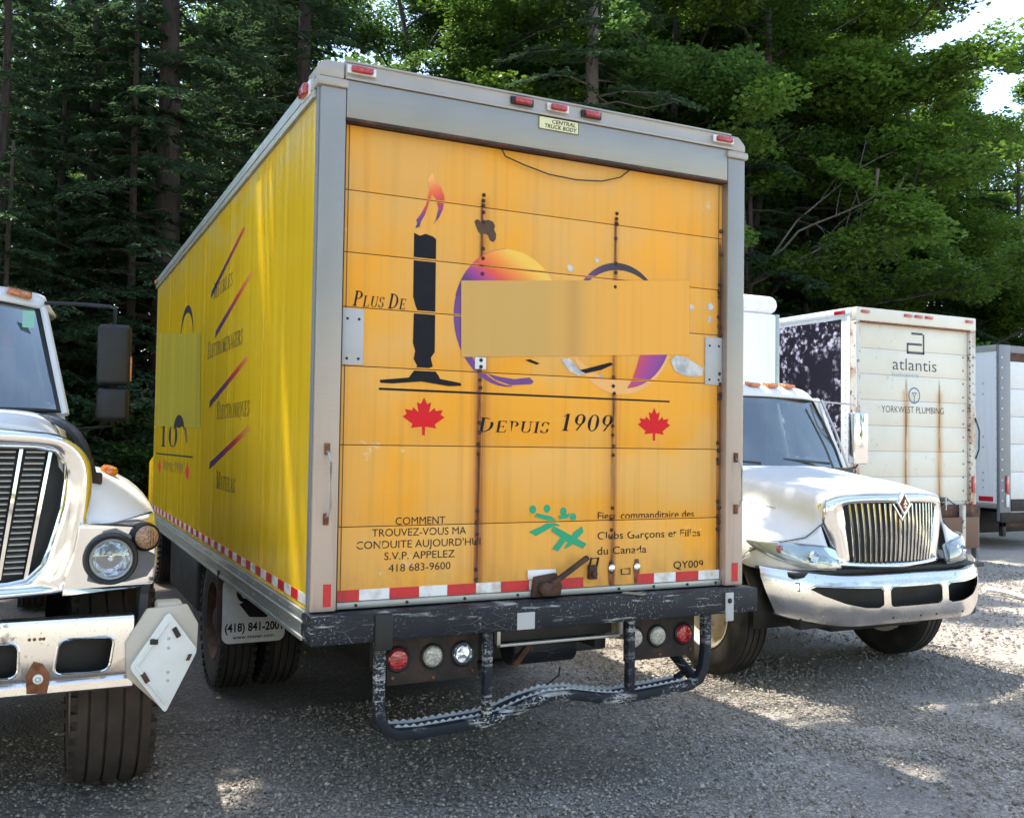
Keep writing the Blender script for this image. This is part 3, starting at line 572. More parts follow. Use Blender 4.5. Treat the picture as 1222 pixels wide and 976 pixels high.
    MB().box(.134, 2.424, .032, .07, 1.043, 1.076).obj('bottom_rail', 'alu', D, bevel=.004)
    bolts([(x, .031, 1.06) for x in (.23, .49, .80, 1.10, 1.72, 1.95, 2.18, 2.38)], .008, .006, D, 'bolt', 'rust')
    for x0, x1, nm in ((.1265, .134, 'door_track'), (2.424, 2.4235+.001, None)):
        if nm: MB().box(x0, x1, .02, .08, 1.045, 3.39).obj(nm, 'rust', D)
    MB().box(.155, .159, .0485, .0502, 1.08, 3.385).obj('edge_seam', 'blot', D); MB().box(2.396, 2.400, .0485, .0502, 1.08, 3.385).obj('edge_seam', 'blot', D)
    rng = random.Random(5)
    for x0 in (.877, 1.690):
        pts = []
        for zc in ((3.04, 3.13) if x0 < 1 else (3.07, 3.13), (2.99,), (2.85, 2.72, 2.80), (2.22, 2.17, 2.13), (1.95, 1.90, 1.84, 1.79), (1.44, 1.50, 1.38, 1.34), (1.20, 1.15)):
            for z in zc: pts.append((x0+rng.uniform(-.004, .004)-(.008 if x0 < 1 else .012)*(3.13-z)/2, .0495, z))
        pts += [(x0, .0495, 3.10), (x0, .0495, 3.075)]
        bolts(pts, .0105, .008, D)
    pts = [(2.408+rng.uniform(-.006, .006), .0495, z+rng.uniform(-.01, .01)) for z in (3.1, 2.98, 2.80, 2.76, 2.72, 2.60, 2.55, 2.50, 2.27, 2.22, 2.16, 2.12, 1.86, 1.82, 1.78, 1.74, 1.52, 1.48, 1.44, 1.40, 1.36)]
    bolts(pts, .013, .011, D)
    for (x0, x1, z0, z1) in ((.134, .247, 2.215, 2.488), (2.303, 2.424, 2.203, 2.481)):
        q = MB().box(x0, x1, .043, .0495, z0, z1).obj('hinge_plate', 'grime_grey', D, bevel=.002)
        bolts([(x1-.025, .043, z1-.05), (x1-.025, .043, z0+.03), (x0+.03, .043, z1-.05), (x0+.03, .043, z0+.03)], .007, .004, q, 'screw', 'chassis_black')
    q = MB().box(.842, .905, .044, .0495, 2.225, 2.287).obj('hinge_plate', 'dirty_white_plate', D, bevel=.002); bolts([(.875, .044, 2.272), (.875, .044, 2.238)], .010, .007, q, 'screw', 'chassis_black')
    # tape along the door foot
    xs = [(400, 1), (428.5, 0), (464.7, 1), (500, 0), (533.7, 1), (567.7, 0), (597.7, 1), (631, 0), (669, 1), (696, 0), (760, 1), (780, 0), (806, 1), (833, 0), (858, 0)]
    for (a, c), (b, _) in zip(xs[:-1], xs[1:]):
        A, B = at(a, 700, .05).x, at(b, 700, .05).x; A, B = max(A, .135), min(B, 2.423)
        if c == 0 and 696 <= a < 760: continue
        MB().box(A+.001, B-.001, .0475, .0502, 1.079, 1.131).obj('reflective_tape', 'tapered' if c else 'tapewhite', D)
    # prints on the door
    dk = lambda nm, vf, mt, off=.0015, **k: decal(nm, vf, mt, D, off, **k)
    dk('candle_print', poly2([[(.499, 2.892), (.53, 2.880), (.56, 2.893), (.60, 2.884), (.618, 2.872), (.621, 2.30), (.60, 2.27), (.612, 2.226), (.640, 2.185), (.56, 2.160), (.50, 2.185), (.528, 2.226), (.508, 2.26), (.516, 2.30), (.503, 2.34), (.505, 2.48), (.512, 2.53), (.500, 2.57)]]), 'black_print', gap=.008, worn=((.49, .55, 2.50, 2.515), (.585, .64, 2.22, 2.235)))
    dk('candle_base_print', poly2([[(.50, 2.186), (.64, 2.187), (.652, 2.166), (.765, 2.150), (.77, 2.136), (.70, 2.131), (.55, 2.149), (.40, 2.133), (.338, 2.134), (.334, 2.148), (.485, 2.166)]]), 'black_print', .0024)
    dk('flame_print', poly2([[(.592, 3.208), (.565, 3.17), (.578, 3.12), (.560, 3.04), (.530, 2.985), (.508, 2.955), (.516, 2.945), (.505, 2.915), (.528, 2.925), (.534, 2.952), (.556, 2.99), (.578, 3.06), (.592, 3.10), (.612, 3.075), (.628, 3.03), (.614, 2.97), (.601, 2.945), (.632, 2.985), (.652, 3.03), (.660, 3.09), (.640, 3.14), (.61, 3.165)]]), 'flame')
    dk('ring_print', poly2([crescent(1.032, 2.502, .312, .362, 95, 275, .005, .045)]), 'purple_print', .0012, label='purple left arc of the first ring')
    dk('ring_print', poly2([crescent(1.035, 2.502, .318, .360, 25, 165, .02, .20)]), 'ring_a', .0018, label='orange and yellow top arc of the first ring')
    dk('ring_print', poly2([crescent(1.710, 2.500, .310, .355, 38, 158, .008, .040)]), 'ring_c', .0015, label='dark purple top arc of the second ring')
    dk('ring_print', poly2([crescent(1.730, 2.495, .345, .370, -150, -8, .02, .085)]), 'peach_print', .0012, label='faded peach bottom arc of the second ring')
    dk('ring_print', poly2([crescent(1.745, 2.495, .320, .335, -85, -5, .005, .15)]), 'ring_b', .0020, label='red and purple lower right arc of the second ring')
    dk('swoosh_print', poly2([[(.915, 2.205), (.96, 2.175), (1.05, 2.150), (1.17, 2.160), (1.185, 2.175), (1.16, 2.195), (1.07, 2.183), (.98, 2.192)]]), 'purple_print')
    dk('torn_patch', poly2([[(1.345, 2.30), (1.40, 2.31), (1.47, 2.245), (1.50, 2.232), (1.46, 2.218), (1.40, 2.24)]]), 'torn', .003)
    dk('swoosh_print', poly2([[(1.13, 2.285), (1.20, 2.265), (1.22, 2.272), (1.16, 2.292)]]), 'black_print', .0028)
    dk('swoosh_print', poly2([[(1.45, 2.245), (1.52, 2.262), (1.66, 2.30), (1.68, 2.29), (1.60, 2.255), (1.50, 2.232)]]), 'black_print', .0028)
    dk('torn_patch', poly2([[(2.06, 2.335), (2.10, 2.365), (2.18, 2.35), (2.25, 2.315), (2.29, 2.30), (2.285, 2.255), (2.22, 2.245), (2.15, 2.25), (2.09, 2.275)]]), 'torn', .003)
    for cx, cz, r in ((2.205, 2.645, .016), (2.335, 2.66, .022), (2.335, 2.585, .016), (1.40, 2.795, .018), (1.565, 2.86, .012), (1.60, 2.22, .012)):
        p = [(cx+r*(1+.4*math.sin(3*a+cx*9))*math.cos(a), cz+r*1.3*(1+.3*math.cos(2*a+cz*7))*math.sin(a)) for a in np.linspace(0, 2*PI, 11)[:-1]]; dk('paint_chip', poly2([p]), 'torn')
    dk('scorch_mark', poly2([[(.828, 2.985), (.840, 3.000), (.856, 2.996), (.868, 2.982), (.884, 2.996), (.905, 3.004), (.932, 2.998), (.945, 2.978), (.940, 2.955), (.952, 2.935), (.950, 2.905), (.935, 2.890), (.917, 2.898), (.905, 2.925), (.888, 2.930), (.868, 2.922), (.850, 2.935), (.838, 2.960)]]), 'blot', .0022)
    dk('rule_print', poly2([[(.331, 2.110), (2.058, 2.101), (2.058, 2.092), (.331, 2.099)]]), 'black_print')
    dk('lettering', serif2('PLUS DE', .275, .075, .187, 2.502, .18, .72), 'black_print', .0022)
    dk('lettering', serif2('DEPUIS', .42, .075, .862, 1.903, .2, .80, skip=()), 'black_print', worn=((.84, .875, 1.938, 1.945), (.93, 1.0, 1.955, 1.975), (1.03, 1.11, 1.90, 1.935), (1.20, 1.31, 1.925, 1.94))); dk('lettering', serif2('1909', .335, .092, 1.345, 1.918, .22), 'black_print')
    dk('maple_leaf_print', maple(.568, 1.975, .19), 'maple_red'); dk('maple_leaf_print', maple(1.954, 1.965, .185), 'maple_red')
    for s, x0, x1, z in (('COMMENT', .430, .693, 1.438), ('TROUVEZ-VOUS MA', .310, .809, 1.383), ('CONDUITE AUJOURD\'HUI', .232, .890, 1.325), ('S.V.P. APPELEZ', .375, .748, 1.268), ('418 683-9600', .398, .726, 1.209)):
        dk('lettering', text2(s, x1-x0, .037, x0, z, 0, -.002), 'black_print', gap=.003, worn=((.228, .250, 1.338, 1.352), (.352, .372, 1.33, 1.345), (.60, .64, 1.395, 1.403)))
    for s, x0, x1, z in (('Fiere commanditaire des', 1.590, 2.235, 1.438), ('Clubs Gar\u00e7ons et Filles', 1.590, 2.280, 1.330), ('du Canada', 1.590, 1.910, 1.248), ('QY009', 2.095, 2.303, 1.150)):
        dk('lettering', text2(s, x1-x0, .041, x0, z, 0, .002), 'black_print', gap=.009, worn=((1.70, 1.735, 1.42, 1.49), (1.62, 1.66, 1.33, 1.345), (1.80, 1.86, 1.35, 1.37), (2.10, 2.17, 1.33, 1.35), (2.20, 2.24, 1.335, 1.35), (1.66, 1.69, 1.245, 1.27), (1.83, 1.87, 1.25, 1.262), (2.28, 2.31, 1.152, 1.160)))
    gp = []
    for c, d in (((1.275, 1.503), 0), ((1.375, 1.487), 0), ((1.435, 1.455), 0), ((1.19, 1.50), 0)): gp.append(ell(*c, .020, .022, n=14))
    gp += [[(1.215, 1.480), (1.30, 1.462), (1.335, 1.44), (1.28, 1.440), (1.20, 1.462)], [(1.17, 1.385), (1.21, 1.36), (1.315, 1.41), (1.36, 1.41), (1.30, 1.44), (1.24, 1.41)], [(1.315, 1.41), (1.35, 1.395), (1.52, 1.31), (1.50, 1.285), (1.40, 1.325), (1.30, 1.385)], [(1.38, 1.285), (1.42, 1.30), (1.50, 1.375), (1.49, 1.405), (1.44, 1.375)], [(1.31, 1.29), (1.345, 1.275), (1.40, 1.34), (1.37, 1.36)], [(1.345, 1.465), (1.42, 1.475), (1.40, 1.45), (1.35, 1.445)]]
    for i_, p_ in enumerate(gp): dk('club_emblem_print', poly2([p_]), 'green_print', .0012+.0003*i_)
    c4 = [at(*p, .05) for p in ((550, 335), (822, 335), (822, 423), (550, 426))]
    dk('cover_patch', poly2([[(p.x, p.z) for p in c4]]), 'patch', .0042, cuts=False)  # blank rectangle added over the logo, no paintwork of the truck
    mb = MB(); mb.tube([(.97, .04, 3.388), (.99, .03, 3.345), (1.1, .03, 3.315), (1.25, .03, 3.285), (1.42, .03, 3.278), (1.58, .03, 3.292), (1.70, .03, 3.33), (1.777, .04, 3.388)], .0035, 6); mb.obj('hanging_cable', 'black_plastic', D, smooth=True)
    # latch
    la = MB(); la.prism([(1.175, 1.045), (1.345, 1.045), (1.355, 1.10), (1.32, 1.165), (1.19, 1.150)], .012, .040, lambda u, v, w_: (u, w_, v)); lo = la.obj('door_latch', 'rust', T, bevel=.004)
    MB().box(1.16, 1.33, .035, .0475, 1.135, 1.185).obj('torn_tape', 'tapewhite', lo, bevel=.01)
    la = MB(); la.bar((1.235, -.01, 1.085), (1.495, -.01, 1.245), .022, .036, (0, 1, 0)); la.cyl((1.24, .02, 1.09), (1.24, -.03, 1.09), .035, 14); la.obj('latch_lever', 'rust', lo, bevel=.004)
    la = MB(); la.box(1.528, 1.575, .020, .048, 1.12, 1.195); la.tube([(1.53, .03, 1.19), (1.53, .012, 1.235), (1.575, .012, 1.235), (1.575, .03, 1.19)], .007); la.cyl((1.55, .02, 1.15), (1.55, .0, 1.15), .016, 10); la.obj('latch_keeper', 'rust', lo, bevel=.003)
    for x in (1.68, 1.845):
        q = MB(); q.lathe([(-.002, .020), (.006, .020), (.010, .010)], (x, .048, 1.172), (0, -1, 0), 12); q.obj('keeper_bolt', 'chrome', T, smooth=True)
        decal('rust_streak', poly2([[(x-.012, 1.215), (x+.012, 1.215), (x+.022, 1.17), (x+.016, 1.08), (x-.014, 1.08), (x-.022, 1.17)]]), 'orangerust', D, .0015)
    q = MB().bar((1.73, .0, 1.043), (1.80, -.10, 1.044), .05, .006).obj('bent_tab', 'alu', T)
    MB().tube([(1.745, .045, 1.165), (1.745, .045, 1.135), (1.80, .045, 1.135), (1.80, .045, 1.165), (1.745, .045, 1.165)], .004, 6).obj('hasp', 'rust', D)
    # side prints
    ds = lambda nm, vf, mt, off=.001, **k: decal(nm, vf, mt, T, off, 'side', **k)
    flip = lambda vf, y0: ([(y0-a, b) for a, b in vf[0]], [f[::-1] for f in vf[1]])
    for (pa, pb) in (((252, 353), (293, 272)), ((257, 400), (302, 325)), ((250, 483), (296, 428)), ((250, 556), (299, 511))):
        a, b = atx(*pa, 0), atx(*pb, 0); ds('slash_print', poly2([[(a.y, a.z-.028), (a.y-.03, a.z+.028), (b.y+.03, b.z+.020), (b.y, b.z-.010)]]), 'slash')
    for s, pa, pb, h, caps in (('MEUBLES', (255, 358), (278, 345), .12, .78), ('ÉLECTROMÉNAGERS', (248, 429), (290, 412), .125, .8), ('ÉLECTRONIQUES', (259, 500), (298, 500), .12, .8), ('MATELAS', (258, 582), (281, 582), .12, .78)):
        a, b = atx(*pa, 0), atx(*pb, 0); w_ = a.y-b.y; vf = serif2(s, w_, h, 0, a.z, .12, caps); ds('lettering', flip(vf, a.y), 'black_print')
    c4 = [atx(*p, 0) for p in ((240, 398), (240, 511), (187, 508), (187, 399))]
    ds('cover_patch', poly2([[(min(p.y, 6.76), p.z) for p in c4]]), 'patch2', .003)  # blank overlay rectangle added on the side wall as well
    ds('arc_print', poly2([crescent(4.42, 2.72, .42, .30, 0, 180, .03, .07)]), 'black_print'); ds('arc_print', poly2([crescent(4.75, 1.93, .36, .13, 0, 180, .05, .12)]), 'black_print', .0042)
    ds('numeral_print', flip(serif2('10', 1.5, .22, 0, 1.76, .1), 6.25), 'black_print'); ds('numeral_print', poly2([[(4.45, 1.98), (4.30, 1.98), (4.20, 1.82), (4.26, 1.80)]]), 'blot')
    ds('rule_print', poly2([[(6.55, 1.688), (3.85, 1.70), (3.85, 1.685), (6.55, 1.673)]]), 'black_print')
    ds('maple_leaf_print', maple(6.2, 1.55, .22), 'maple_red'); ds('maple_leaf_print', maple(4.15, 1.56, .20), 'maple_red')
    ds('lettering', flip(serif2('DEPUIS 1909', 1.5, .10, 0, 1.53, .1, .8), 5.9), 'blot')
    # rear bumper beam
    b = MB().box(-.018, 2.59, -.085, .09, .902, 1.036).obj('bumper_beam', 'bumpersteel', T, bevel=.006)
    q = MB().box(2.355, 2.41, -.095, -.083, .86, 1.02).obj('bracket', 'grime_grey', b, bevel=.003); bolts([(2.38, -.095, .975)], .015, .01, q, 'bolt', 'chassis_black')
    MB().box(.285, .375, -.105, -.083, .86, 1.03).obj('bracket', 'chassis_black', b, bevel=.01)
    mb = MB(); [mb.box(x, x+.10, -.0875, -.0845, .905, .99) for x in (1.04,)]; mb.obj('torn_patch', 'grime_grey', b)
    # hoop step
    st = empty('step_hoop'); st.parent = T; y = -.045
    path = [(.328, y, .99), (.328, y, .60), (.335, y, .53), (.365, y, .475), (.42, y, .447), (.54, y, .440), (.88, y, .455), (.99, y, .475), (1.12, y, .515), (1.25, y, .540), (1.40, y, .535), (1.55, y, .505), (1.68, y, .487), (1.95, y, .500), (2.14, y, .515), (2.205, y, .545), (2.235, y, .60), (2.25, y, .70), (2.25, y, 1.0)]
    def ribbon(path, wd, th):        # square tube along a path lying in an xz plane
        mb = MB(); P = [Vector(p) for p in path]; rows = []
        for i, p in enumerate(P):
            d = (P[min(i+1, len(P)-1)]-P[max(i-1, 0)]).normalized(); nn = Vector((-d.z, 0, d.x)); yy = Vector((0, 1, 0))
            rows.append([p+nn*th/2-yy*wd/2, p+nn*th/2+yy*wd/2, p-nn*th/2+yy*wd/2, p-nn*th/2-yy*wd/2, p+nn*th/2-yy*wd/2])
        mb.grid(rows); n = len(rows)-1; b_ = len(mb.v)-5; mb.f += [(0, 1, 2, 3), (b_+3, b_+2, b_+1, b_)]; mb.k += [0, 0]; return mb
    ribbon(path, .05, .05).obj('step_tube', 'scuffed', st, weld=True, bevel=.006)
    p2 = [(x, .10, z) for x, _, z in path[3:16]]
    ribbon(p2, .03, .03).obj('rear_step_tube', 'scuffed', st, weld=True, bevel=.004)
    # serrated grip edge between the two tubes
    mb = MB(); inner = path[4:15]
    seglen = .018; pts = []
    for (a, b_) in zip(inner[:-1], inner[1:]):
        a, b_ = Vector(a), Vector(b_); n = max(1, int((b_-a).length/seglen)); pts += [a.lerp(b_, i/n) for i in range(n)]
    for yy, ph in ((-.018, 0), (.075, 1)):
        for i in range(len(pts)-1):
            p, q = pts[i], pts[i+1]; s_ = .026+.012*((i+ph) % 2); s2 = .026+.012*((i+1+ph) % 2)
            mb.add([(p.x, yy, p.z), (q.x, yy, q.z), (q.x, yy, q.z+s2), (p.x, yy, p.z+s_), (p.x, yy+.006, p.z), (q.x, yy+.006, q.z), (q.x, yy+.006, q.z+s2), (p.x, yy+.006, p.z+s_)], [(0, 1, 2, 3), (7, 6, 5, 4), (3, 2, 6, 7), (0, 4, 5, 1)])
    mb.obj('serrated_grip', 'grime_grey', st)['kind'] = 'stuff'
    mb = MB(); mb.grid([[(p.x, yy, p.z+.016) for p in pts] for yy in (-.02, .09)]); mb.obj('step_tread', 'bumpersteel', st, solid=.006)
    for x in (.895, 1.745):
        MB().box(x-.022, x+.022, -.066, -.022, .455 if x < 1 else .49, .902).obj('upright', 'scuffed', st, bevel=.005)
    for x, z in ((2.21, .53),):
        MB().bar((x, .0, z), (x, .62, .84), .045, .045).obj('brace', 'bumpersteel', st, bevel=.005)
    # lamp plates, under the beam
    for sx in (0, 1):
        x0, x1 = (.40, .885) if not sx else (1.77, 2.245)
        pl = MB().box(x0, x1, .05, .060, .655, .90).obj('lamp_plate', 'grimsteel', T, bevel=.003)
        xs = (.452, .635, .80) if not sx else (1.83, 1.985, 2.165); nm = ('red_lens', 'faded_white_lens', 'reflector') if not sx else ('faded_white_lens', 'faded_white_lens', 'red_lens')
        for x, mt in zip(xs, nm):
            z = .782; l = MB().lathe([(0, .052), (.012, .052), (.022, .044), (.027, .02), (.028, .001)], (x, .05, z), (0, -1, 0), 28).obj('tail_lamp', mt, pl, smooth=True)
            MB().lathe([(0, .064), (.012, .064), (.017, .058), (.012, .051), (0, .051)], (x, .05, z), (0, -1, 0), 28, cap=False).obj('grommet', 'black_plastic', l, smooth=True)
        bolts([(x0+.03, .049, .69), (x1-.03, .049, .69), ((x0+x1)/2, .049, .675)], .008, .006, pl, 'bolt', 'orangerust')
    # lift-gate recess, hitch cylinder, under frame
    mb = MB(); mb.box(.98, 1.74, .02, .05, .80, .815); mb.box(.98, 1.0, .02, .05, .80, .90); mb.box(1.72, 1.74, .02, .05, .80, .90); mb.obj('recess_frame', 'silver_paint', T, bevel=.003)
    MB().box(1.0, 1.72, .10, .12, .81, .90).obj('recess_back', 'chassis_black', T)
    MB().lathe([(0, .001), (0, .085), (.01, .095), (.40, .095), (.41, .08), (.41, .001)], (1.22, .40, .705), (1, 0, 0), 24).obj('air_tank', 'bumpersteel', T, smooth=True)
    MB().bar((1.17, .20, .66), (1.26, .18, .78), .045, .03).obj('hook', 'rust', T, bevel=.004)
    MB().box(.95, 1.75, .35, .45, .76, .87).obj('cross_member', 'grimsteel', T, bevel=.006)
    for x in (.82, 1.64): MB().box(x, x+.07, .15, L, .72, .96).obj('frame_rail', 'chassis_black', T, bevel=.006)
    MB().box(.62, 2.25, 1.0, 2.1, .50, .90).obj('light_block_rear', 'chassis_black', T, bevel=.02); MB().box(.10, .75, 4.2, 6.0, .35, .90).obj('fuel_tank', 'chassis_black', T, bevel=.06, seg=3); MB().box(1.8, 2.45, 4.2, 6.0, .35, .90).obj('light_block_side', 'chassis_black', T, bevel=.03); MB().box(.9, 1.7, 6.0, 8.2, .35, .9).obj('gearbox', 'chassis_black', T, bevel=.05)  # boxes hung under the floor, added to block light beneath the truck
    for i in range(14): MB().box(.05, 2.5, .5+i*.45, .55+i*.45, .90, .972).obj('floor_beam', 'chassis_black', T)
    MB().cyl((.45, 3.0, .51), (2.1, 3.0, .51), .09, 14).obj('axle', 'rust', T)
    MB().lathe([(-.2, .05), (-.12, .2), (.12, .2), (.2, .05)], (1.27, 3.0, .51), (1, 0, 0), 18).obj('differential', 'grimsteel', T, smooth=True)
    for x, s_ in ((.16, -1), (.48, -1), (2.39, 1), (2.07, 1)): wheel(x, 3.0, .505, s_, T, .25, .50, 'rubber', 'rust')
    for x, s_ in ((.36, -1), (2.19, 1)): wheel(x, 8.75, .505, s_, T, .25, .50, 'rubber', 'rust')
    MB().box(.78, .86, .2, 8.6, .68, .74).obj('exhaust_pipe', 'grimsteel', T, bevel=.01)
    # cab beyond the box
    cb = MB(); cb.prism([(6.95, .75), (9.3, .75), (9.3, 1.55), (8.0, 1.8), (7.75, 2.55), (6.95, 2.55)], .2, 2.35, lambda u, v, w_: (w_, u, v)); cb.obj('cab', 'side', T, bevel=.05, seg=3)
    # mud flaps
    f = MB(); f.prism(rrect(.0, .425, .455, .90, .05), 2.30, 2.312, lambda u, v, w_: (u, w_, v)); f = f.obj('mud_flap', 'flap_white', T)
    ff = lambda a, b, off: (a, 2.30-off, b)
    decal('lettering', text2('(418) 841-2001', .39, .055, .018, .535, 0, .03), 'black_print', f, .001, ff); decal('lettering', text2('www.gmver.com', .28, .024, .07, .485, 0, .02), 'black_print', f, .001, ff)
    decal('flap_emblem', poly2([crescent(.15, .80, .06, .07, 50, 330, .022, .03), [(.14, .80), (.21, .80), (.21, .74), (.19, .74), (.19, .78), (.14, .78)], [(.11, .72), (.27, .79), (.34, .70), (.30, .62), (.18, .63)]]), 'black_print', f, .001, ff)
    MB().box(2.05, 2.49, 2.30, 2.31, .455, .90).obj('mud_flap', 'black_plastic', T)
    for x in (-.01, .47): MB().box(x-.02, x+.02, 2.33, 2.37, .5, .95).obj('flap_hanger', 'rust', T)
    mb = MB(); mb.tube([(1.45, .2, .62), (1.40, .12, .60), (1.33, .10, .57), (1.30, .12, .545)], .005, 6); mb.obj('loose_wire', 'black_plastic', T)
    return T
yellow_truck()

# ------------------------------------------------------------------ trucks at the sides
def mir(rows, xc): return [[(2*xc-p[0], p[1], p[2]) for p in r] for r in rows]
def local(rows, xc): return [[(xc+p[0], p[1], p[2]) for p in r] for r in rows]
def refine(rows, k=3):              # Catmull-Rom through the control grid, so sheets are smooth
    def cr(P, k):
        out = []
        P = [np.array(p, float) for p in P]; n = len(P)
        for i in range(n-1):
            p0, p1, p2, p3 = P[max(i-1, 0)], P[i], P[i+1], P[min(i+2, n-1)]
            for j in range(k):
                t = j/k; out.append(.5*((2*p1)+(-p0+p2)*t+(2*p0-5*p1+4*p2-p3)*t*t+(-p0+3*p1-3*p2+p3)*t**3))
        return out+[P[-1]]
    R1 = [cr(r, k) for r in rows]; cols = [cr([r[c] for r in R1], k) for c in range(len(R1[0]))]
    return [[tuple(cols[c][i]) for c in range(len(cols))] for i in range(len(cols[0]))]
def sheet(name, rows, xc, mat, parent, both=True, th=.012, k=3, sides=None):
    R = refine(rows, k); mb = MB()
    if both == 'joined':
        mb.grid([mir([r], 0)[0][::-1][:-1]+r for r in R]); o = mb.obj(name, mat, parent, smooth=True, solid=th, loc=(0, 0, 0), weld=True, angle=50)
        for v in o.data.vertices: v.co.x += xc
        return o
    out = []
    for sgn in (1, -1):
        mb = MB(); mb.grid([[(xc+sgn*p[0], p[1], p[2]) for p in r] for r in R]); o = mb.obj(name, mat, parent, smooth=True, angle=50)
        md = o.modifiers.new('solidify', 'SOLIDIFY'); md.thickness = th; md.offset = 0; out.append(o)
    return out

def right_truck():
    T = empty('conventional_truck', (0, 0, 0)); tag(T, 'white truck with pleated chrome grille and orange cab lamps, nose out beside the yellow truck', 'truck')
    xc = 4.87
    # hood and fenders
    r0 = [(0, 1.02, 1.50), (.3, 1.03, 1.50), (.55, 1.06, 1.48), (.64, 1.10, 1.40), (.67, 1.10, 1.25), (.80, 1.12, 1.16), (.95, 1.18, 1.13), (1.06, 1.27, 1.10), (1.11, 1.38, 1.04), (1.12, 1.45, .96)]
    r1 = [(0, 1.4, 1.575), (.35, 1.4, 1.57), (.6, 1.42, 1.54), (.7, 1.45, 1.46), (.76, 1.48, 1.36), (.9, 1.5, 1.28), (1.02, 1.5, 1.235), (1.09, 1.52, 1.17), (1.13, 1.55, 1.09), (1.135, 1.60, 1.02)]
    r2 = [(0, 1.9, 1.625), (.4, 1.9, 1.62), (.66, 1.9, 1.59), (.76, 1.9, 1.51), (.83, 1.9, 1.42), (.95, 1.9, 1.345), (1.06, 1.9, 1.30), (1.12, 1.9, 1.23), (1.15, 1.9, 1.15), (1.155, 1.9, 1.08)]
    r3 = [(0, 2.2, 1.665), (.42, 2.2, 1.66), (.70, 2.22, 1.63), (.80, 2.25, 1.56), (.87, 2.25, 1.48), (.97, 2.25, 1.40), (1.06, 2.25, 1.34), (1.11, 2.25, 1.24), (1.14, 2.25, 1.12), (1.14, 2.27, 1.02)]
    r4 = [(0, 2.32, 1.68), (.42, 2.34, 1.675), (.74, 2.42, 1.65), (.85, 2.5, 1.58), (.91, 2.5, 1.50), (.99, 2.5, 1.42), (1.05, 2.5, 1.34), (1.07, 2.5, 1.15), (1.08, 2.5, .95), (1.08, 2.52, .72)]
    sheet('hood', [r0, r1, r2, r3, r4], xc, 'white', T, 'joined', .02, 4)
    # lower nose under the hood lip, left and right
    nose = [[(.60, 1.00, .925), (.75, 1.03, .925), (.92, 1.11, .925), (1.04, 1.23, .925), (1.10, 1.38, .93), (1.115, 1.47, .955)], [(.64, 1.04, 1.08), (.79, 1.08, 1.06), (.94, 1.14, 1.045), (1.055, 1.25, 1.03), (1.11, 1.38, 1.0), (1.12, 1.46, .965)], [(.66, 1.10, 1.25), (.80, 1.12, 1.16), (.95, 1.18, 1.13), (1.06, 1.27, 1.10), (1.11, 1.38, 1.04), (1.12, 1.45, .97)]]
    sheet('fender_nose', nose, xc, 'white', T, True, .012)
    seam = [(.665, 1.092, 1.26), (.80, 1.112, 1.165), (.95, 1.172, 1.135), (1.065, 1.262, 1.105), (1.122, 1.375, 1.045)]
    # crease seam on the hood flank
    for sg in (1, -1):
        MB().tube([(xc+sg*x, y-.006, z+.003) for x, y, z in seam], .004, 6).obj('panel_gap', 'black_plastic', T)
        MB().tube([(xc+sg*(x+.004), y, z+.003) for x, y, z in [(p[4][0], p[4][1], p[4][2]) for p in refine([r0, r1, r2, r3, r4], 4)[0:0]]] or [(xc+sg*.765, 1.48, 1.365), (xc+sg*.838, 1.9, 1.425), (xc+sg*.88, 2.25, 1.482), (xc+sg*.92, 2.5, 1.505)], .003, 6).obj('panel_gap', 'grime_grey', T)
    # headlights
    for sg in (1, -1):
        o = [(.585, .982, .945), (.72, 1.005, .945), (.88, 1.07, .955), (1.02, 1.20, 1.01), (1.095, 1.33, 1.08), (1.115, 1.40, 1.125)]
        t = [(.60, 1.03, 1.075), (.70, 1.05, 1.105), (.86, 1.105, 1.120), (.99, 1.19, 1.135), (1.085, 1.31, 1.140), (1.112, 1.39, 1.135)]
        mid = [tuple((a+b)/2 for a, b in zip(p, q)) for p, q in zip(o, t)]; mid = [(x+.004, y-.014, z) for x, y, z in mid]
        fw = lambda P, d: [(xc+sg*x, y+d, z) for x, y, z in P]
        mb = MB(); mb.grid(refine([fw(o, .004), fw(t, .004)], 3)); h = mb.obj('headlight', 'lampbody', T, smooth=True, solid=.02)
        mb = MB(); mb.grid(refine([fw(o, -.022), fw(mid, -.022), fw(t, -.022)], 3)); mb.obj('lens', 'clear_lamp_glass', h, smooth=True)
        mb = MB(); mb.tube([fw(o+t[::-1]+o[:1], -.018)[i] for i in range(13)], .006, 6); mb.obj('lens_rim', 'grey_bezel', h, smooth=True)
        mb = MB(); mb.lathe([(0, .045), (.012, .045), (.02, .038), (-.005, .01)], (xc+sg*.80, 1.03, 1.03), (0, -1, 0), 24); mb.obj('bulb_bowl', 'chrome', h, smooth=True)
        mb = MB(); mb.lathe([(0, .032), (.014, .032), (.02, .012)], (xc+sg*.99, 1.175, 1.08), (sg*.4, -1, 0), 20); mb.obj('turn_bulb', 'red_lens' if sg < 0 else 'amber_lens', h, smooth=True)
        mb = MB(); mb.obox((xc+sg*1.07, 1.28, 1.09), (.03*sg, .035, 0), (.0, .004, 0), (0, 0, .016)); mb.obj('side_reflector', 'amber_lens', h)
    # grille: chrome surround with pleated bars
    out = [(0, 1.492), (.30, 1.490), (.52, 1.470), (.62, 1.435), (.655, 1.38), (.64, 1.25), (.60, 1.12), (.575, .99), (.57, .925), (0, .915)]
    inn = [(0, 1.425), (.30, 1.425), (.455, 1.415), (.49, 1.395), (.492, 1.36), (.47, 1.22), (.45, 1.08), (.44, 1.0), (.425, .975), (0, .968)]
    bow_ = lambda x: .935+.42*x*x
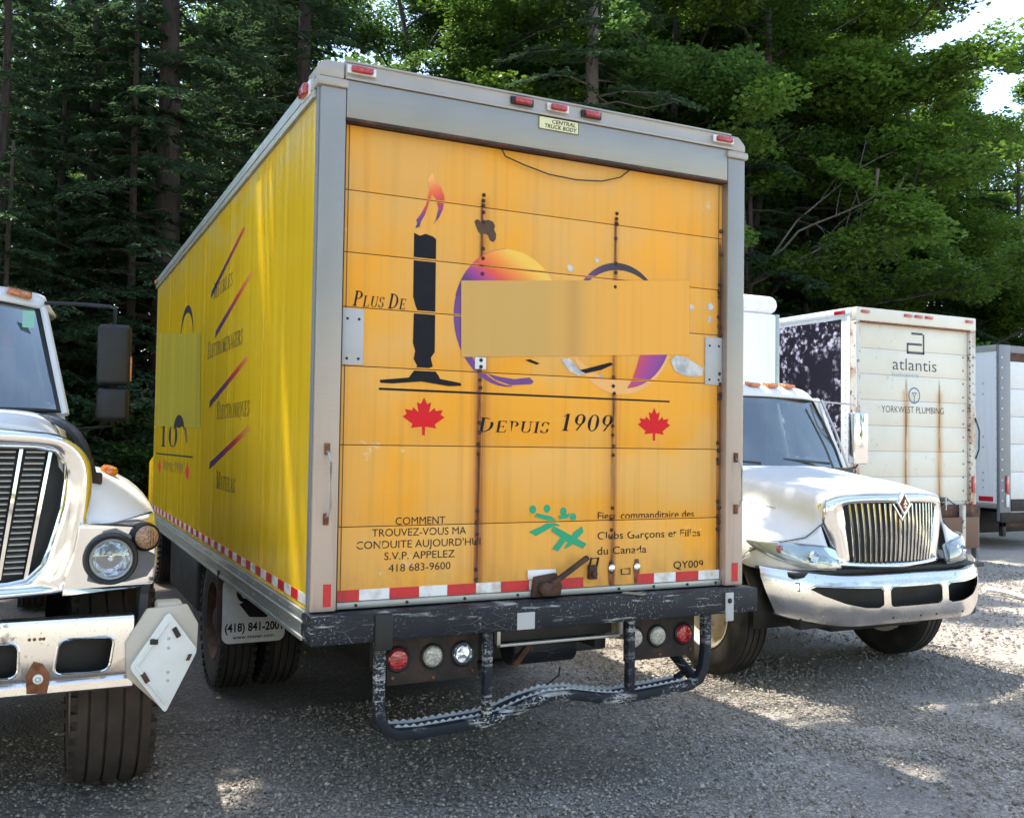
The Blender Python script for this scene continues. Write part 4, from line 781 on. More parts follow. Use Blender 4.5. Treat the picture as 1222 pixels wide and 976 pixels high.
    n = len(out); rows = [[(x, bow_(x)+.05, z) for x, z in out], [(x*.985, bow_(x)-.005, z-(z-1.2)*.01) for x, z in out], [((a[0]+b[0])/2, bow_((a[0]+b[0])/2)-.028, (a[1]+b[1])/2) for a, b in zip(out, inn)], [(x, bow_(x)-.004, z) for x, z in inn], [(x, bow_(x)+.05, z) for x, z in inn]]
    GR = empty('grille'); GR.parent = T
    mb = MB()
    for sg in (1, -1): mb.grid([[(xc+sg*p[0], p[1], p[2]) for p in r] for r in refine(rows, 3)])
    mb.obj('grille_surround', 'chrome', GR, smooth=True, weld=True, angle=60)
    MB().grid([[(xc+x, bow_(x)+.085, z) for x in np.linspace(-.5, .5, 9)] for z in (.96, 1.44)]).obj('radiator_screen', 'black_plastic', GR, solid=.01)
    for k in range(-9, 10):
        f = k/9.5; xt, xb = f*.470, f*.425; w_ = .0115 if k else .015
        mb = MB(); rows = []
        for t in np.linspace(0, 1, 6):
            x = xt+(xb-xt)*t; z = 1.422+(.975-1.422)*t; y = bow_(x)-.012*math.sin(PI*t); rows.append([(xc+x-w_*.6, y+.016, z), (xc+x-w_*.55, y+.003, z), (xc+x, y-.006, z), (xc+x+w_*.55, y+.003, z), (xc+x+w_*.6, y+.016, z)])
        mb.grid(rows); mb.obj('grille_bar', 'chrome', GR, smooth=True, angle=50)
    d = lambda r_, y0, y1: MB().prism([(xc, 1.425+r_*1.35), (xc+r_, 1.425), (xc, 1.425-r_*1.35), (xc-r_, 1.425)], y0, y1, lambda u, v, w_: (u, w_, v))
    em = d(.068, .895, .94).obj('emblem', 'chrome', GR, bevel=.004); d(.046, .889, .897).obj('emblem_field', 'orangerust', em)
    mb = MB(); mb.box(xc-.020, xc+.020, .884, .890, 1.415, 1.427); mb.box(xc-.006, xc+.006, .884, .890, 1.385, 1.455); mb.box(xc-.017, xc+.017, .8845, .8895, 1.395, 1.402); mb.obj('emblem_mark', 'chrome', em, bevel=.001)
    MB().prism([(xc-.105, 1.425), (xc, 1.285), (xc+.105, 1.425), (xc+.085, 1.425), (xc, 1.315), (xc-.085, 1.425)], .912, .925, lambda u, v, w_: (u, w_, v)).obj('emblem_mount', 'chrome', GR, bevel=.002)
    for sg in (-1, 1): MB().obox((xc+sg*.655, 1.055, 1.405), (.018, .02, 0), (0, .004, 0), (0, 0, .055)).obj('surround_end', 'chrome', GR, bevel=.006)
    # bumper, swept chrome
    def plan(u): s_ = abs(u); return (1.155*math.sin(u*PI/2)*(.0)+u*1.155, .80+.035*s_**2+.37*max(0, s_-.42)**1.75/(.58**1.75))
    rows = []
    for z, dy, tp in ((.885, .06, 0), (.888, .012, 0), (.872, .0, 0), (.80, -.012, 0), (.70, -.018, .02), (.60, -.012, .05), (.548, .01, .075), (.540, .05, .08)):
        r = []
        for u in np.linspace(-1, 1, 57):
            x, y = plan(u*(1-tp*1.0*abs(u)**6)); zz = z+.055*max(0, abs(u)-.55)**1.5/.30*(1 if z > .8 else 1.35); r.append((xc+x, y+dy, zz))
        rows.append(r)
    b = MB().grid(rows).obj('bumper', 'oldchrome', T, smooth=True); sm = b.modifiers.new('s', 'SOLIDIFY'); sm.thickness = .014; sm.offset = -1
    dg = bpy.context.evaluated_depsgraph_get(); dg.update(); me = bpy.data.meshes.new_from_object(b.evaluated_get(dg)); b.modifiers.clear(); b.data = me
    cut = MB()
    for p in (rrect(-.275, .275, .665, .81, .04), [(-.90, .805), (-.86, .826), (-.37, .812), (-.345, .79), (-.345, .685), (-.39, .665), (-.52, .672), (-.68, .705), (-.82, .76)], [(.80, .80), (.90, .825), (.92, .80), (.90, .745), (.78, .68), (.62, .65), (.36, .635), (.325, .655), (.33, .78), (.36, .795)][0:0] or [(.90, .805), (.86, .826), (.37, .812), (.345, .79), (.345, .685), (.39, .665), (.52, .672), (.68, .705), (.82, .76)]):
        cut.prism([(xc+a, c) for a, c in p], .5, 1.6, lambda u, v, w_: (u, w_, v))
    boolean_cut(b, cut)
    for p in (rrect(-.283, .283, .657, .818, .045), [(-.915, .81), (-.86, .836), (-.36, .822), (-.336, .79), (-.336, .68), (-.385, .656), (-.52, .663), (-.685, .696), (-.83, .752)], [(.915, .81), (.86, .836), (.36, .822), (.336, .79), (.336, .68), (.385, .656), (.52, .663), (.685, .696), (.83, .752)]):
        P3 = []
        m = len(p)
        for i in range(m):
            for t in (0, .25, .5, .75):
                a = p[i][0]+(p[(i+1) % m][0]-p[i][0])*t; c = p[i][1]+(p[(i+1) % m][1]-p[i][1])*t; _, y = plan(a/1.155); P3.append((xc+a, y-.022, c))
        MB().tube(P3+P3[:1], .008, 6).obj('opening_rim', 'oldchrome', b, smooth=True)
    bolts([(xc+a, plan(a/1.155)[1]-.004, .845+.0) for a in (-.28, .62)]+[(xc+a, plan(a/1.155)[1]-.016, .585) for a in (-.24, .05, .22, .52)], .011, .008, b, 'bolt', 'chassis_black')
    q = MB().tube([(xc-1.00, plan(-.87)[1]-.02, .845), (xc-.96, plan(-.83)[1]-.03, .845), (xc-.96, plan(-.83)[1]-.03, .79), (xc-.99, plan(-.86)[1]-.02, .79)], .006, 6).obj('hook_loop', 'chassis_black', b)
    MB().box(xc-.95, xc+.95, 1.0, 1.12, .50, .93).obj('bumper_backing', 'chassis_black', T, bevel=.02)
    MB().box(xc-1.02, xc+1.02, .98, 1.3, .885, .925).obj('valance', 'chassis_black', T, bevel=.01)
    # cab
    C = empty('cab'); C.parent = T
    def bx(n_, a, m_, bv=.01): return MB().box(xc+a[0], xc+a[1], *a[2:]).obj(n_, m_, C, bevel=bv)
    for sg in (1, -1):
        mb = MB(); mb.prism([(2.42, .70), (3.55, .70), (3.55, 2.36), (3.40, 2.40), (3.28, 2.30), (3.20, 1.75), (2.60, 1.72), (2.40, 1.62)], sg*.94+xc, sg*1.0+xc, lambda u, v, w_: (xc+(w_-xc)*(1-.045-max(0, v-1.66)*.13), u, v)); mb.obj('cab_side', 'white', C, bevel=.01)
        mb = MB(); mb.prism([(2.44, 1.66), (2.60, 1.72), (2.87, 2.33), (2.70, 2.33)], sg*.915+xc, sg*.96+xc, lambda u, v, w_: (xc+(w_-xc)*(1-max(0, v-1.66)*.14), u, v)); mb.obj('pillar', 'white', C, bevel=.012)
        mb = MB(); mb.prism([(2.62, 1.74), (3.20, 1.76), (3.24, 2.28), (2.90, 2.30)], sg*1.0+xc, sg*1.008+xc, lambda u, v, w_: (xc+(w_-xc)*(1-.045-max(0, v-1.66)*.13), u, v)); mb.obj('door_window', 'windshield_glass', C)
        mb = MB(); mb.tube([(xc+sg*.885, 2.345, 1.665), (xc+sg*.87, 2.48, 1.98), (xc+sg*.81, 2.62, 2.31)], .012, 6); mb.obj('glass_trim', 'silver_paint', C)
    mb = MB(); rows = []
    for z, y0, hw in ((1.655, 2.29, .89), (1.85, 2.38, .885), (2.10, 2.50, .85), (2.315, 2.60, .80)):
        rows.append([(xc+hw*u, y0+.13*u*u, z-.02*u*u) for u in np.linspace(-1, 1, 13)])
    mb.grid(rows); mb.obj('windshield', 'windshield_glass', C, smooth=True)
    P3 = [rows[0][i] for i in range(13)]+[r[-1] for r in rows[1:]]+rows[-1][::-1][1:]+[r[0] for r in rows[::-1][1:]]; MB().tube(P3, .014, 6).obj('windshield_gasket', 'black_plastic', C, smooth=True)
    roof = [[(0, 2.585, 2.32), (.45, 2.60, 2.318), (.72, 2.66, 2.312), (.80, 2.73, 2.305), (.845, 2.85, 2.29)], [(0, 2.63, 2.40), (.45, 2.65, 2.395), (.70, 2.70, 2.37), (.81, 2.77, 2.335), (.865, 2.87, 2.29)], [(0, 2.85, 2.455), (.45, 2.86, 2.45), (.72, 2.88, 2.425), (.83, 2.92, 2.37), (.875, 2.97, 2.30)], [(0, 3.6, 2.47), (.45, 3.6, 2.465), (.75, 3.6, 2.44), (.83, 3.6, 2.39), (.88, 3.6, 2.31)]]
    sheet('roof', roof, xc, 'white', C, 'joined', .02, 3)
    bx('rear_wall', (-.86, .86, 3.56, 3.6, .7, 2.38), 'white'); bx('floor_pan', (-.98, .98, 2.35, 3.55, .70, .76), 'dark_interior'); bx('dashboard', (-.93, .93, 2.44, 2.75, 1.35, 1.66), 'dark_interior', .04); bx('firewall', (-.9, .9, 2.36, 2.44, .8, 1.63), 'dark_interior')
    bx('bunk_curtain', (-.93, .93, 3.44, 3.47, .8, 2.3), 'seat_fabric')
    for x in (-.5, .5):
        s_ = MB().box(xc+x-.24, xc+x+.24, 2.95, 3.4, 1.15, 1.32).obj('seat', 'seat_fabric', C, bevel=.04); MB().box(xc+x-.23, xc+x+.23, 3.28, 3.42, 1.3, 2.0).obj('backrest', 'seat_fabric', s_, bevel=.05)
    MB().tube([(xc-.45+.2*math.cos(a), 2.86+.07*math.sin(a), 1.72+.17*math.sin(a)) for a in np.linspace(0, 2*PI, 21)], .014, 6).obj('steering_wheel', 'black_plastic', C)
    for x0, x1 in ((-.20, -.72), (.62, .08)):
        MB().tube([(xc+x0, 2.315, 1.70), (xc+x1, 2.33+.10*abs(x1), 1.735)], .012, 6).obj('wiper', 'black_plastic', C); 
    bx('cowl', (-.86, .86, 2.25, 2.40, 1.60, 1.66), 'black_plastic', .01)
    for k in (-2, -1, 0, 1, 2):
        x = xc+k*.22-(.0); y = 2.665+.03*k*k*.2; l = MB(); l.obox((x, y, 2.435), (.062, 0, 0), (0, .05, .012), (0, -.004, .017)); l.obj('roof_lamp', 'amber_lens', C, bevel=.012, seg=3)
    # mirrors
    for sg in (1, -1):
        x = xc+sg*1.22; m = MB().box(x-.095, x+.095, 2.50, 2.585, 1.69, 2.20).obj('mirror', 'chrome', T, bevel=.02, seg=3)
        MB().box(x-.085, x+.085, 2.583, 2.59, 1.70, 2.19).obj('mirror_glass', 'reflector', m)
        MB().tube([(xc+sg*.80, 2.70, 2.30), (x-sg*.05, 2.56, 2.275), (x, 2.545, 2.25), (x, 2.545, 2.18)], .009, 6).obj('mirror_arm', 'silver_paint', m, smooth=True)
        MB().tube([(xc+sg*.93, 2.62, 1.62), (x-.02, 2.55, 1.66), (x, 2.545, 1.70)], .009, 6).obj('mirror_arm', 'chassis_black', m, smooth=True)
    MB().tube([(xc+1.19, 2.54, 2.25), (xc+1.19, 2.54, 2.62), (xc+1.185, 2.545, 2.98)], [.006, .004, .003], 6).obj('antenna', 'dirty_white_plate', T)
    # cargo box
    x0, x1 = xc-1.255, xc+1.255
    B = MB().box(x0, x1, 3.72, 11.5, 1.05, 3.30).obj('cargo_box', 'boxwhite', T, bevel=.03)
    MB().box(x0-.003, x1+.003, 3.70, 11.5, 3.302, 3.50).obj('nose_cap', 'boxwhite', B, bevel=.14, seg=6)
    MB().box(x1-.05, x1+.004, 3.712, 3.76, 1.1, 3.30).obj('corner_trim', 'alu', B, bevel=.01)
    bolts([(x1-.025, 3.712, z) for z in np.arange(1.2, 3.3, .09)], .006, .004, B, 'rivet', 'alu'); 
    for x in (-.43, .36): MB().box(xc+x, xc+x+.07, 1.1, 11.3, .62, .86).obj('frame_rail', 'chassis_black', T, bevel=.006)
    wheel(xc-.985, 1.93, .505, -1, T, .28, .505, 'rubber', label='steer'); wheel(xc+.985, 1.93, .505, 1, T, .28, .505, 'rubber', label='steer')
    for x, s_ in ((-1.08, -1), (-.78, -1), (1.08, 1), (.78, 1)): wheel(xc+x, 8.6, .505, s_, T, .25, .505, 'rubber')
    MB().cyl((xc-.9, 1.93, .50), (xc+.9, 1.93, .50), .05, 12).obj('axle', 'rust', T)
    MB().box(xc-.5, xc+.5, 1.15, 2.0, .42, .60).obj('engine_sump', 'chassis_black', T, bevel=.04)
    for sg in (-1, 1):
        MB().box(xc+sg*.9-.15, xc+sg*.9+.15, 2.75, 3.5, .42, .70).obj('fuel_tank', 'silver_paint', T, bevel=.06)
        mb = MB(); mb.grid([[(xc+sg*x, 1.93+.60*math.cos(a), .52+.60*math.sin(a)) for x in (.72, 1.10)] for a in np.linspace(-.1, PI+.1, 15)]); mb.obj('wheel_well', 'chassis_black', T, solid=.01, smooth=True)
    return T
right_truck()

def left_truck():
    T = empty('heavy_truck'); tag(T, 'white heavy truck at the left edge with chrome nose and blank diamond plate', 'truck')
    xc = -1.87
    A = lambda p, y: at(p[0], p[1], y)
    # hood
    rows = [[(0, .70, 1.90), (.35, .70, 1.90), (.60, .715, 1.895), (.76, .74, 1.85), (.815, .76, 1.76), (.83, .78, 1.6), (.83, .78, 1.38)],
            [(0, 1.05, 1.955), (.35, 1.05, 1.955), (.62, 1.05, 1.95), (.78, 1.05, 1.89), (.83, 1.05, 1.78), (.845, 1.05, 1.6), (.85, 1.05, 1.38)],
            [(0, 1.6, 1.985), (.35, 1.6, 1.985), (.63, 1.6, 1.975), (.79, 1.6, 1.92), (.85, 1.6, 1.80), (.87, 1.6, 1.6), (.87, 1.6, 1.38)],
            [(0, 2.2, 2.015), (.35, 2.2, 2.015), (.66, 2.22, 2.0), (.82, 2.25, 1.94), (.88, 2.25, 1.82), (.90, 2.25, 1.6), (.90, 2.25, 1.38)]]
    sheet('hood', rows, xc, 'white', T, 'joined', .02, 4)
    # fenders
    F = [[(.86, .70, 1.405), (.98, .70, 1.40), (1.12, .72, 1.42), (1.235, .80, 1.44), (1.255, .86, 1.37), (1.255, .90, 1.16)],
         [(.86, .82, 1.56), (.98, .83, 1.54), (1.12, .86, 1.50), (1.245, .95, 1.455), (1.28, 1.0, 1.38), (1.285, 1.02, 1.16)],
         [(.87, 1.10, 1.67), (1.00, 1.10, 1.65), (1.15, 1.12, 1.575), (1.265, 1.15, 1.48), (1.30, 1.2, 1.38), (1.305, 1.2, 1.18)],
         [(.88, 1.55, 1.69), (1.02, 1.55, 1.67), (1.18, 1.55, 1.60), (1.28, 1.55, 1.49), (1.31, 1.55, 1.38), (1.31, 1.55, 1.22)],
         [(.89, 2.05, 1.60), (1.02, 2.05, 1.58), (1.18, 2.05, 1.50), (1.28, 2.05, 1.40), (1.31, 2.05, 1.28), (1.31, 2.05, 1.10)],
         [(.90, 2.35, 1.45), (1.02, 2.35, 1.43), (1.18, 2.35, 1.34), (1.28, 2.35, 1.22), (1.31, 2.35, 1.08), (1.31, 2.35, .85)]]
    sheet('fender', F, xc, 'white', T, True, .014)
    for sg in (1, -1):
        MB().lathe([(0, .045), (.02, .045), (.035, .035), (.04, .01)], (xc+sg*1.06, 1.22, 1.655), (sg*.3, -.2, 1), 20).obj('marker_lamp', 'amber_lens', T, smooth=True)
        # black trim running from the cowl over the hood shoulder to the fender
        P = [(.72, 1.95, 1.965), (.77, 1.55, 1.945), (.81, 1.25, 1.925), (.865, 1.06, 1.885), (.915, .98, 1.81), (.94, .96, 1.74), (.965, .96, 1.67), (.98, .98, 1.62)]
        R_ = [(p[0], p[1], p[2]) for p in refine([[p, p] for p in P], 4) for p in p[:1]]
        MB().tube([(xc+sg*x, y, z) for x, y, z in R_], [.016+.010*math.sin(PI*i/len(R_)) for i in range(len(R_))], 10).obj('air_duct', 'black_plastic', T, smooth=True)
        MB().obox((xc+sg*.985, .965, 1.635), (.03, 0, 0), (0, .03, 0), (0, 0, .03)).obj('duct_end', 'rust', T, bevel=.01)
    # chrome nose: grille surround flowing into the lamp bezels
    out = [(0, 1.895), (.40, 1.89), (.73, 1.868), (.85, 1.83), (.925, 1.76), (.955, 1.66), (.955, 1.52), (.945, 1.42), (.935, 1.34), (.905, 1.23), (.87, 1.13), (.83, 1.085), (0, 1.06)]
    inn = [(0, 1.80), (.40, 1.80), (.70, 1.795), (.79, 1.775), (.83, 1.72), (.84, 1.64), (.825, 1.5), (.80, 1.40), (.775, 1.31), (.745, 1.23), (.68, 1.165), (.60, 1.15), (0, 1.135)]
    by = lambda x: .600+.10*x*x
    rr = [[(x*1.0, by(x)+.13, z) for x, z in out], [(x, by(x)+.05, z) for x, z in out], [(o[0]*.8+i[0]*.2, by(o[0])+.0, o[1]*.8+i[1]*.2) for o, i in zip(out, inn)], [(o[0]*.35+i[0]*.65, by(o[0])+.0, o[1]*.35+i[1]*.65) for o, i in zip(out, inn)], [(x, by(x)+.03, z) for x, z in inn], [(x*.995, by(x)+.09, z) for x, z in inn]]
    GR = empty('grille'); GR.parent = T; mb = MB()
    for sg in (1, -1): mb.grid([[(xc+sg*p[0], p[1], p[2]) for p in r] for r in refine(rr, 3)])
    mb.obj('grille_surround', 'chrome', GR, smooth=True, weld=True, angle=60)
    for sg in (1, -1): MB().tube([(xc+sg*x*.997, by(x)+.028, z) for x, z in inn], .009, 6).obj('inner_trim', 'chrome', GR, smooth=True)
    MB().grid([[(xc+x, by(x)+.115, z) for x in np.linspace(-.86, .86, 9)] for z in (1.12, 1.83)]).obj('radiator_screen', 'black_plastic', GR, solid=.01)
    nb = 0
    for k in range(-7, 7):              # fields of slats between the upright bars
        xa, xb_ = (k)*.128+.022, (k+1)*.128-.022
        for i in range(22 if abs(k+.5) < 6 else 0):
            z = 1.775-.0275*i
            f_ = 1-.12*(1.785-z)/.6
            mb = MB(); mb.obox((xc+(xa+xb_)/2*f_, by((xa+xb_)/2)+.065, z), ((xb_-xa)/2, .1*(xb_+xa)/2*(xb_-xa), 0), (0, .016, .004), (0, 0, .0028)); mb.obj('slat', 'silver_paint', GR); nb += 1
    for k in range(-6, 7):
        xt = k*.128; xb_ = xt*.88; mb = MB(); rows = []
        for t in np.linspace(0, 1, 8):
            x = xt+(xb_-xt)*t; z = 1.785-(1.785-1.17)*t; y = by(x)+.035-.012*math.sin(PI*t); rows.append([(xc+x-.010, y+.05, z), (xc+x-.008, y, z), (xc+x+.008, y, z), (xc+x+.010, y+.05, z)])
        mb.grid(rows).obj('grille_bar', 'chrome', GR, smooth=True, angle=40)
    # lamp bezels
    def bz(p, dy=0): q = at(p[0], p[1], .66); return (q.x-xc, q.z)
    fy = lambda x: .635+.9*max(0, x-1.02)**2+.02
    outl = [bz(p) for p in ((93, 640), (96, 627), (112, 622), (132, 624), (160, 618), (184, 612), (189, 640), (188, 672), (184, 697), (150, 703), (110, 707), (74, 711), (78, 690), (88, 665))]
    panel = [bz(p) for p in ((104, 693), (108, 668), (113, 648), (124, 634), (140, 631), (160, 640), (172, 655), (186, 662), (185, 676), (176, 688), (150, 694), (120, 697))]
    hc, sc_ = bz((132, 666)), bz((174.5, 641))
    for sg in (1, -1):
        def mp(u, v, w_): return (xc+sg*u, fy(u)+w_, v)
        def dense(pl): 
            o = []
            for i in range(len(pl)):
                a, b_ = pl[i], pl[(i+1) % len(pl)]
                for t in (0, .34, .67): o.append((a[0]+(b_[0]-a[0])*t, a[1]+(b_[1]-a[1])*t))
            return o
        z = MB().prism(dense(outl), 0, .16, mp).obj('headlight_bezel', 'chrome', T, bevel=.006); MB().prism(dense(panel), -.006, .01, mp).obj('bezel_panel', 'grey_bezel', z, bevel=.003)
        yh = fy(hc[0])-.01; c = (xc+sg*hc[0], yh, hc[1]); h = empty('headlight'); h.parent = T
        MB().lathe([(-.02, .128), (.03, .124), (.045, .116), (.040, .104), (.02, .098), (-.02, .094)], c, (0, -1, 0), 40, cap=False).obj('lamp_ring', 'black_plastic', h, smooth=True)
        MB().lathe([(.0, .100), (.038, .100), (.046, .094), (.038, .088), (0, .086)], c, (0, -1, 0), 40, cap=False).obj('trim_ring', 'silver_paint', h, smooth=True)
        MB().lathe([(.025, .088), (.0, .07), (-.03, .04), (-.045, .012), (-.045, .001)], c, (0, -1, 0), 32, cap=False).obj('reflector_bowl', 'reflector', h, smooth=True)
        MB().lathe([(.030, .088), (.038, .06), (.042, .03), (.043, .001)], c, (0, -1, 0), 32, cap=False).obj('lens', 'clear_lamp_glass', h, smooth=True)
        MB().lathe([(-.03, .016), (.012, .016), (.018, .008)], c, (0, -1, 0), 12).obj('bulb', 'chrome', h, smooth=True)
        c = (xc+sg*sc_[0], fy(sc_[0])-.004, sc_[1]); l = MB().lathe([(-.02, .058), (.018, .058), (.028, .046), (.032, .001)], c, (sg*.25, -1, 0), 28).obj('turn_signal', 'pale_amber_ribbed_lens', T, smooth=True)
        MB().lathe([(-.02, .074), (.012, .070), (.02, .064), (.012, .059)], c, (sg*.25, -1, 0), 28, cap=False).obj('lamp_ring', 'black_plastic', l, smooth=True)
        for i in range(-3, 4):
            hh = math.sqrt(max(0, .048**2-(i*.013)**2)); MB().obox((c[0]+i*.013, c[1]-.029, c[2]), (.002, 0, 0), (0, .003, 0), (0, 0, hh*.95)).obj('lens_rib', 'pale_amber_ribbed_lens', l)
    # bumper
    bt, bb = .995, .655
    x1 = at(160, 740, .5).x; x0 = 2*xc-x1
    mb = MB(); rows = []
    prof = [(.62, bt-.0), (.515, bt), (.502, bt-.012), (.497, bt-.06), (.495, .83), (.500, .735), (.512, .715), (.500, .70), (.498, bb+.01), (.510, bb), (.60, bb)]
    mb.grid([[(x, y, z) for y, z in prof] for x in np.linspace(x0, x1, 21)]); b = mb.obj('bumper', 'oldchrome', T, smooth=True, angle=30); sm = b.modifiers.new('s', 'SOLIDIFY'); sm.thickness = .010; sm.offset = -1
    dg = bpy.context.evaluated_depsgraph_get(); dg.update(); me = bpy.data.meshes.new_from_object(b.evaluated_get(dg)); b.modifiers.clear(); b.data = me
    a0, a1 = at(63, 800, .5), at(139, 765, .5); c1 = at(22, 790, .5).x; cut = MB()
    hB = rrect(a0.x+.0, a1.x-.03, .745, .905, .035, skew=.14); hA = rrect(2*xc-c1, c1, .745, .905, .04)
    hC = [(2*xc-p[0], p[1]) for p in hB]
    for p in (hA, hB, hC): cut.prism(p, .3, .58, lambda u, v, w_: (u, w_, v))
    boolean_cut(b, cut)
    for p in (hA, hB, hC): MB().tube([(u, .494, v) for u, v in p+p[:1]], .007, 6).obj('opening_rim', 'oldchrome', b, smooth=True)
    for sg in (1, -1):
        xr = at(45, 815, .5).x-xc; MB().prism([(xc+sg*xr-.045, .67), (xc+sg*xr+.04, .665), (xc+sg*xr+.05, .74), (xc+sg*xr+.02, .80), (xc+sg*xr-.02, .815), (xc+sg*xr-.05, .75)], .488, .500, lambda u, v, w_: (u, w_, v)).obj('rust_scab', 'orangerust', b, bevel=.003)
        MB().lathe([(0, .022), (.01, .022), (.014, .012), (.006, .010), (.016, .006)], (xc+sg*xr, .488, .735), (0, -1, 0), 16).obj('tow_pin', 'dirty_white_plate', b, smooth=True)
    bolts([(at(px, 765, .5).x, .497, .915) for px in (35, 41, 48, 52)], .008, .004, b, 'bolt', 'orangerust')
    MB().box(x0+.05, x1-.02, .60, .70, .70, .95).obj('bumper_beam', 'chassis_black', T, bevel=.01)
    # bumper end and diamond plate
    e = [at(*p, .46) for p in ((150, 768), (176, 727), (224, 721), (237, 744), (235, 776), (196, 848), (151, 808))]
    P = T; eb = MB().prism([(p.x, p.z) for p in e], .462, .50, lambda u, v, w_: (u, w_, v)).obj('bumper_end', 'beige_plate', P, bevel=.006)
    MB().box(-.62, -.50, .50, .62, .98, 1.05).obj('bumper_end_tab', 'beige_plate', eb, bevel=.015)
    d = [at(*p, .43) for p in ((154, 797), (201.5, 729.5), (236, 775), (197, 851))]; cx = sum(p.x for p in d)/4; cz = sum(p.z for p in d)/4
    def rnd(P, r=.022, n=4):
        o = []
        m = len(P)
        for i in range(m):
            p = Vector((P[i].x, P[i].z)); a = (Vector((P[i-1].x, P[i-1].z))-p).normalized(); c_ = (Vector((P[(i+1) % m].x, P[(i+1) % m].z))-p).normalized()
            for k in range(n+1): t = k/n; o.append(tuple(p+a*r*(1-t)**2+c_*r*t**2))
        return o
    DP = MB().prism(rnd(d), .428, .446, lambda u, v, w_: (u, w_, v)).obj('diamond_plate', 'dirty_white_plate', T, bevel=.005, seg=3)
    dv = [Vector((p.x, .424, p.z)) for p in d]; ce = Vector((cx, .424, cz)); ins = [ce+(p-ce)*.80 for p in dv]
    MB().bar(ins[0], ins[1], .012, .010, (0, 1, 0)).obj('plate_rail', 'dirty_white_plate', DP, bevel=.002); MB().bar(ins[3], ins[0], .012, .010, (0, 1, 0)).obj('plate_rail', 'dirty_white_plate', DP, bevel=.002)
    for f in ((.30, 0), (.62, 0)):
        q = ins[0].lerp(ins[3], f[0]+.0) if f[0] < .5 else ins[1].lerp(ins[2], .35); MB().obox(q, (.012, 0, -.022), (0, .006, 0), (.010, 0, .006)).obj('clip', 'rust', DP, bevel=.002)
    q = ins[0].lerp(ins[1], .55); MB().obox(q, (.018, 0, .0), (0, .006, 0), (0, 0, .014)).obj('clip', 'chassis_black', DP, bevel=.004); q = ins[3].lerp(ins[2], .9); MB().obox(q, (.006, 0, .014), (0, .006, 0), (.008, 0, 0)).obj('clip', 'rust', DP)
    bolts([(cx+.012, .428, cz+o) for o in (.105, .06, -.055, -.095)], .008, .004, DP, 'rivet', 'grime_grey')
    # cab
    C = empty('cab'); C.parent = T
    wsb = [at(0, 474, 2.25), at(26, 478, 2.25), at(71, 489, 2.3)]; rt = at(44, 366, 2.62); hb, ht = wsb[2].x-xc, rt.x-xc
    rows = []
    for t in (0, .33, .66, 1): hw = hb+(ht-hb)*t; z = wsb[2].z-.01+(rt.z-wsb[2].z+.01)*t; y = 2.16+.36*t; rows.append([(xc+hw*u, y+.12*u*u, z+.03*(1-u*u)*t) for u in np.linspace(-1, 1, 13)])
    MB().grid(rows).obj('windshield', 'windshield_glass', C, smooth=True)
    P3 = rows[0]+[r[-1] for r in rows[1:]]+rows[-1][::-1][1:]+[r[0] for r in rows[::-1][1:]]; MB().tube(P3, .018, 6).obj('windshield_gasket', 'black_plastic', C, smooth=True)
    zt = rt.z
    for sg in (1, -1):
        MB().tube([(xc+sg*(hb+.035), 2.26, rows[0][0][2]-.02), (xc+sg*(ht+.04), 2.62, zt-.01)], .024, 8).obj('pillar', 'white', C, smooth=True)
        MB().prism([(2.3, .9), (3.6, .9), (3.6, zt), (3.2, zt), (3.15, 2.08), (2.45, 2.05), (2.3, 1.95)], -.05, .0, lambda u, v, w_: (xc+sg*(hb+.04+w_-max(0, u-2.3)*.075-max(0, v-2.0)*(hb-ht)/(zt-2.0)), u, v)).obj('cab_side', 'white', C, bevel=.01)
        MB().prism([(2.46, 2.07), (3.15, 2.09), (3.15, zt), (2.75, zt)], -.03, -.02, lambda u, v, w_: (xc+sg*(hb+.04+w_-max(0, u-2.3)*.075-max(0, v-2.0)*(hb-ht)/(zt-2.0)), u, v)).obj('door_window', 'windshield_glass', C)
    rf = [[(0, 2.50, zt+.02), (.4, 2.53, zt+.02), (ht, 2.60, zt-.005), (ht+.05, 2.66, zt-.02), (ht+.08, 2.72, zt-.03)], [(0, 2.52, zt+.10), (.4, 2.56, zt+.095), (ht, 2.66, zt+.06), (ht+.06, 2.70, zt+.03), (ht+.10, 2.78, zt-.03)], [(0, 2.80, zt+.15), (.4, 2.82, zt+.145), (ht, 2.88, zt+.12), (ht+.05, 2.9, zt+.07), (ht+.12, 2.95, zt-.03)], [(0, 3.6, zt+.16), (.4, 3.6, zt+.155), (ht-.15, 3.6, zt+.13), (ht-.05, 3.6, zt+.07), (ht+.01, 3.6, zt-.03)]]
    sheet('roof', rf, xc, 'white', C, 'joined', .02, 3)
    la = at(23, 352, 2.6)
    for sg in (1, -1):
        for f in (1, .45): MB().obox((xc+sg*(la.x-xc)*f, 2.60 if f == 1 else 2.55, zt+.083+.012*(1-f)), (.075, .02*sg, -.012*sg), (0, .045, .02), (0, -.004, .012)).obj('roof_lamp', 'amber_lens', C, bevel=.010, seg=3)
    MB().box(xc-.62, xc+.62, 3.56, 3.6, .9, zt+.03).obj('rear_wall', 'white', C); MB().box(xc-.88, xc+.88, 2.3, 2.6, 1.6, 1.98).obj('dashboard', 'dark_interior', C, bevel=.05); MB().box(xc-.9, xc+.9, 2.25, 3.55, .9, .96).obj('floor_pan', 'dark_interior', C)
    for x in (-.45, .45):
        s_ = MB().box(xc+x-.25, xc+x+.25, 2.95, 3.4, 1.4, 1.58).obj('seat', 'seat_fabric', C, bevel=.05); MB().box(xc+x-.24, xc+x+.24, 3.3, 3.45, 1.55, 2.35).obj('backrest', 'seat_fabric', s_, bevel=.05)
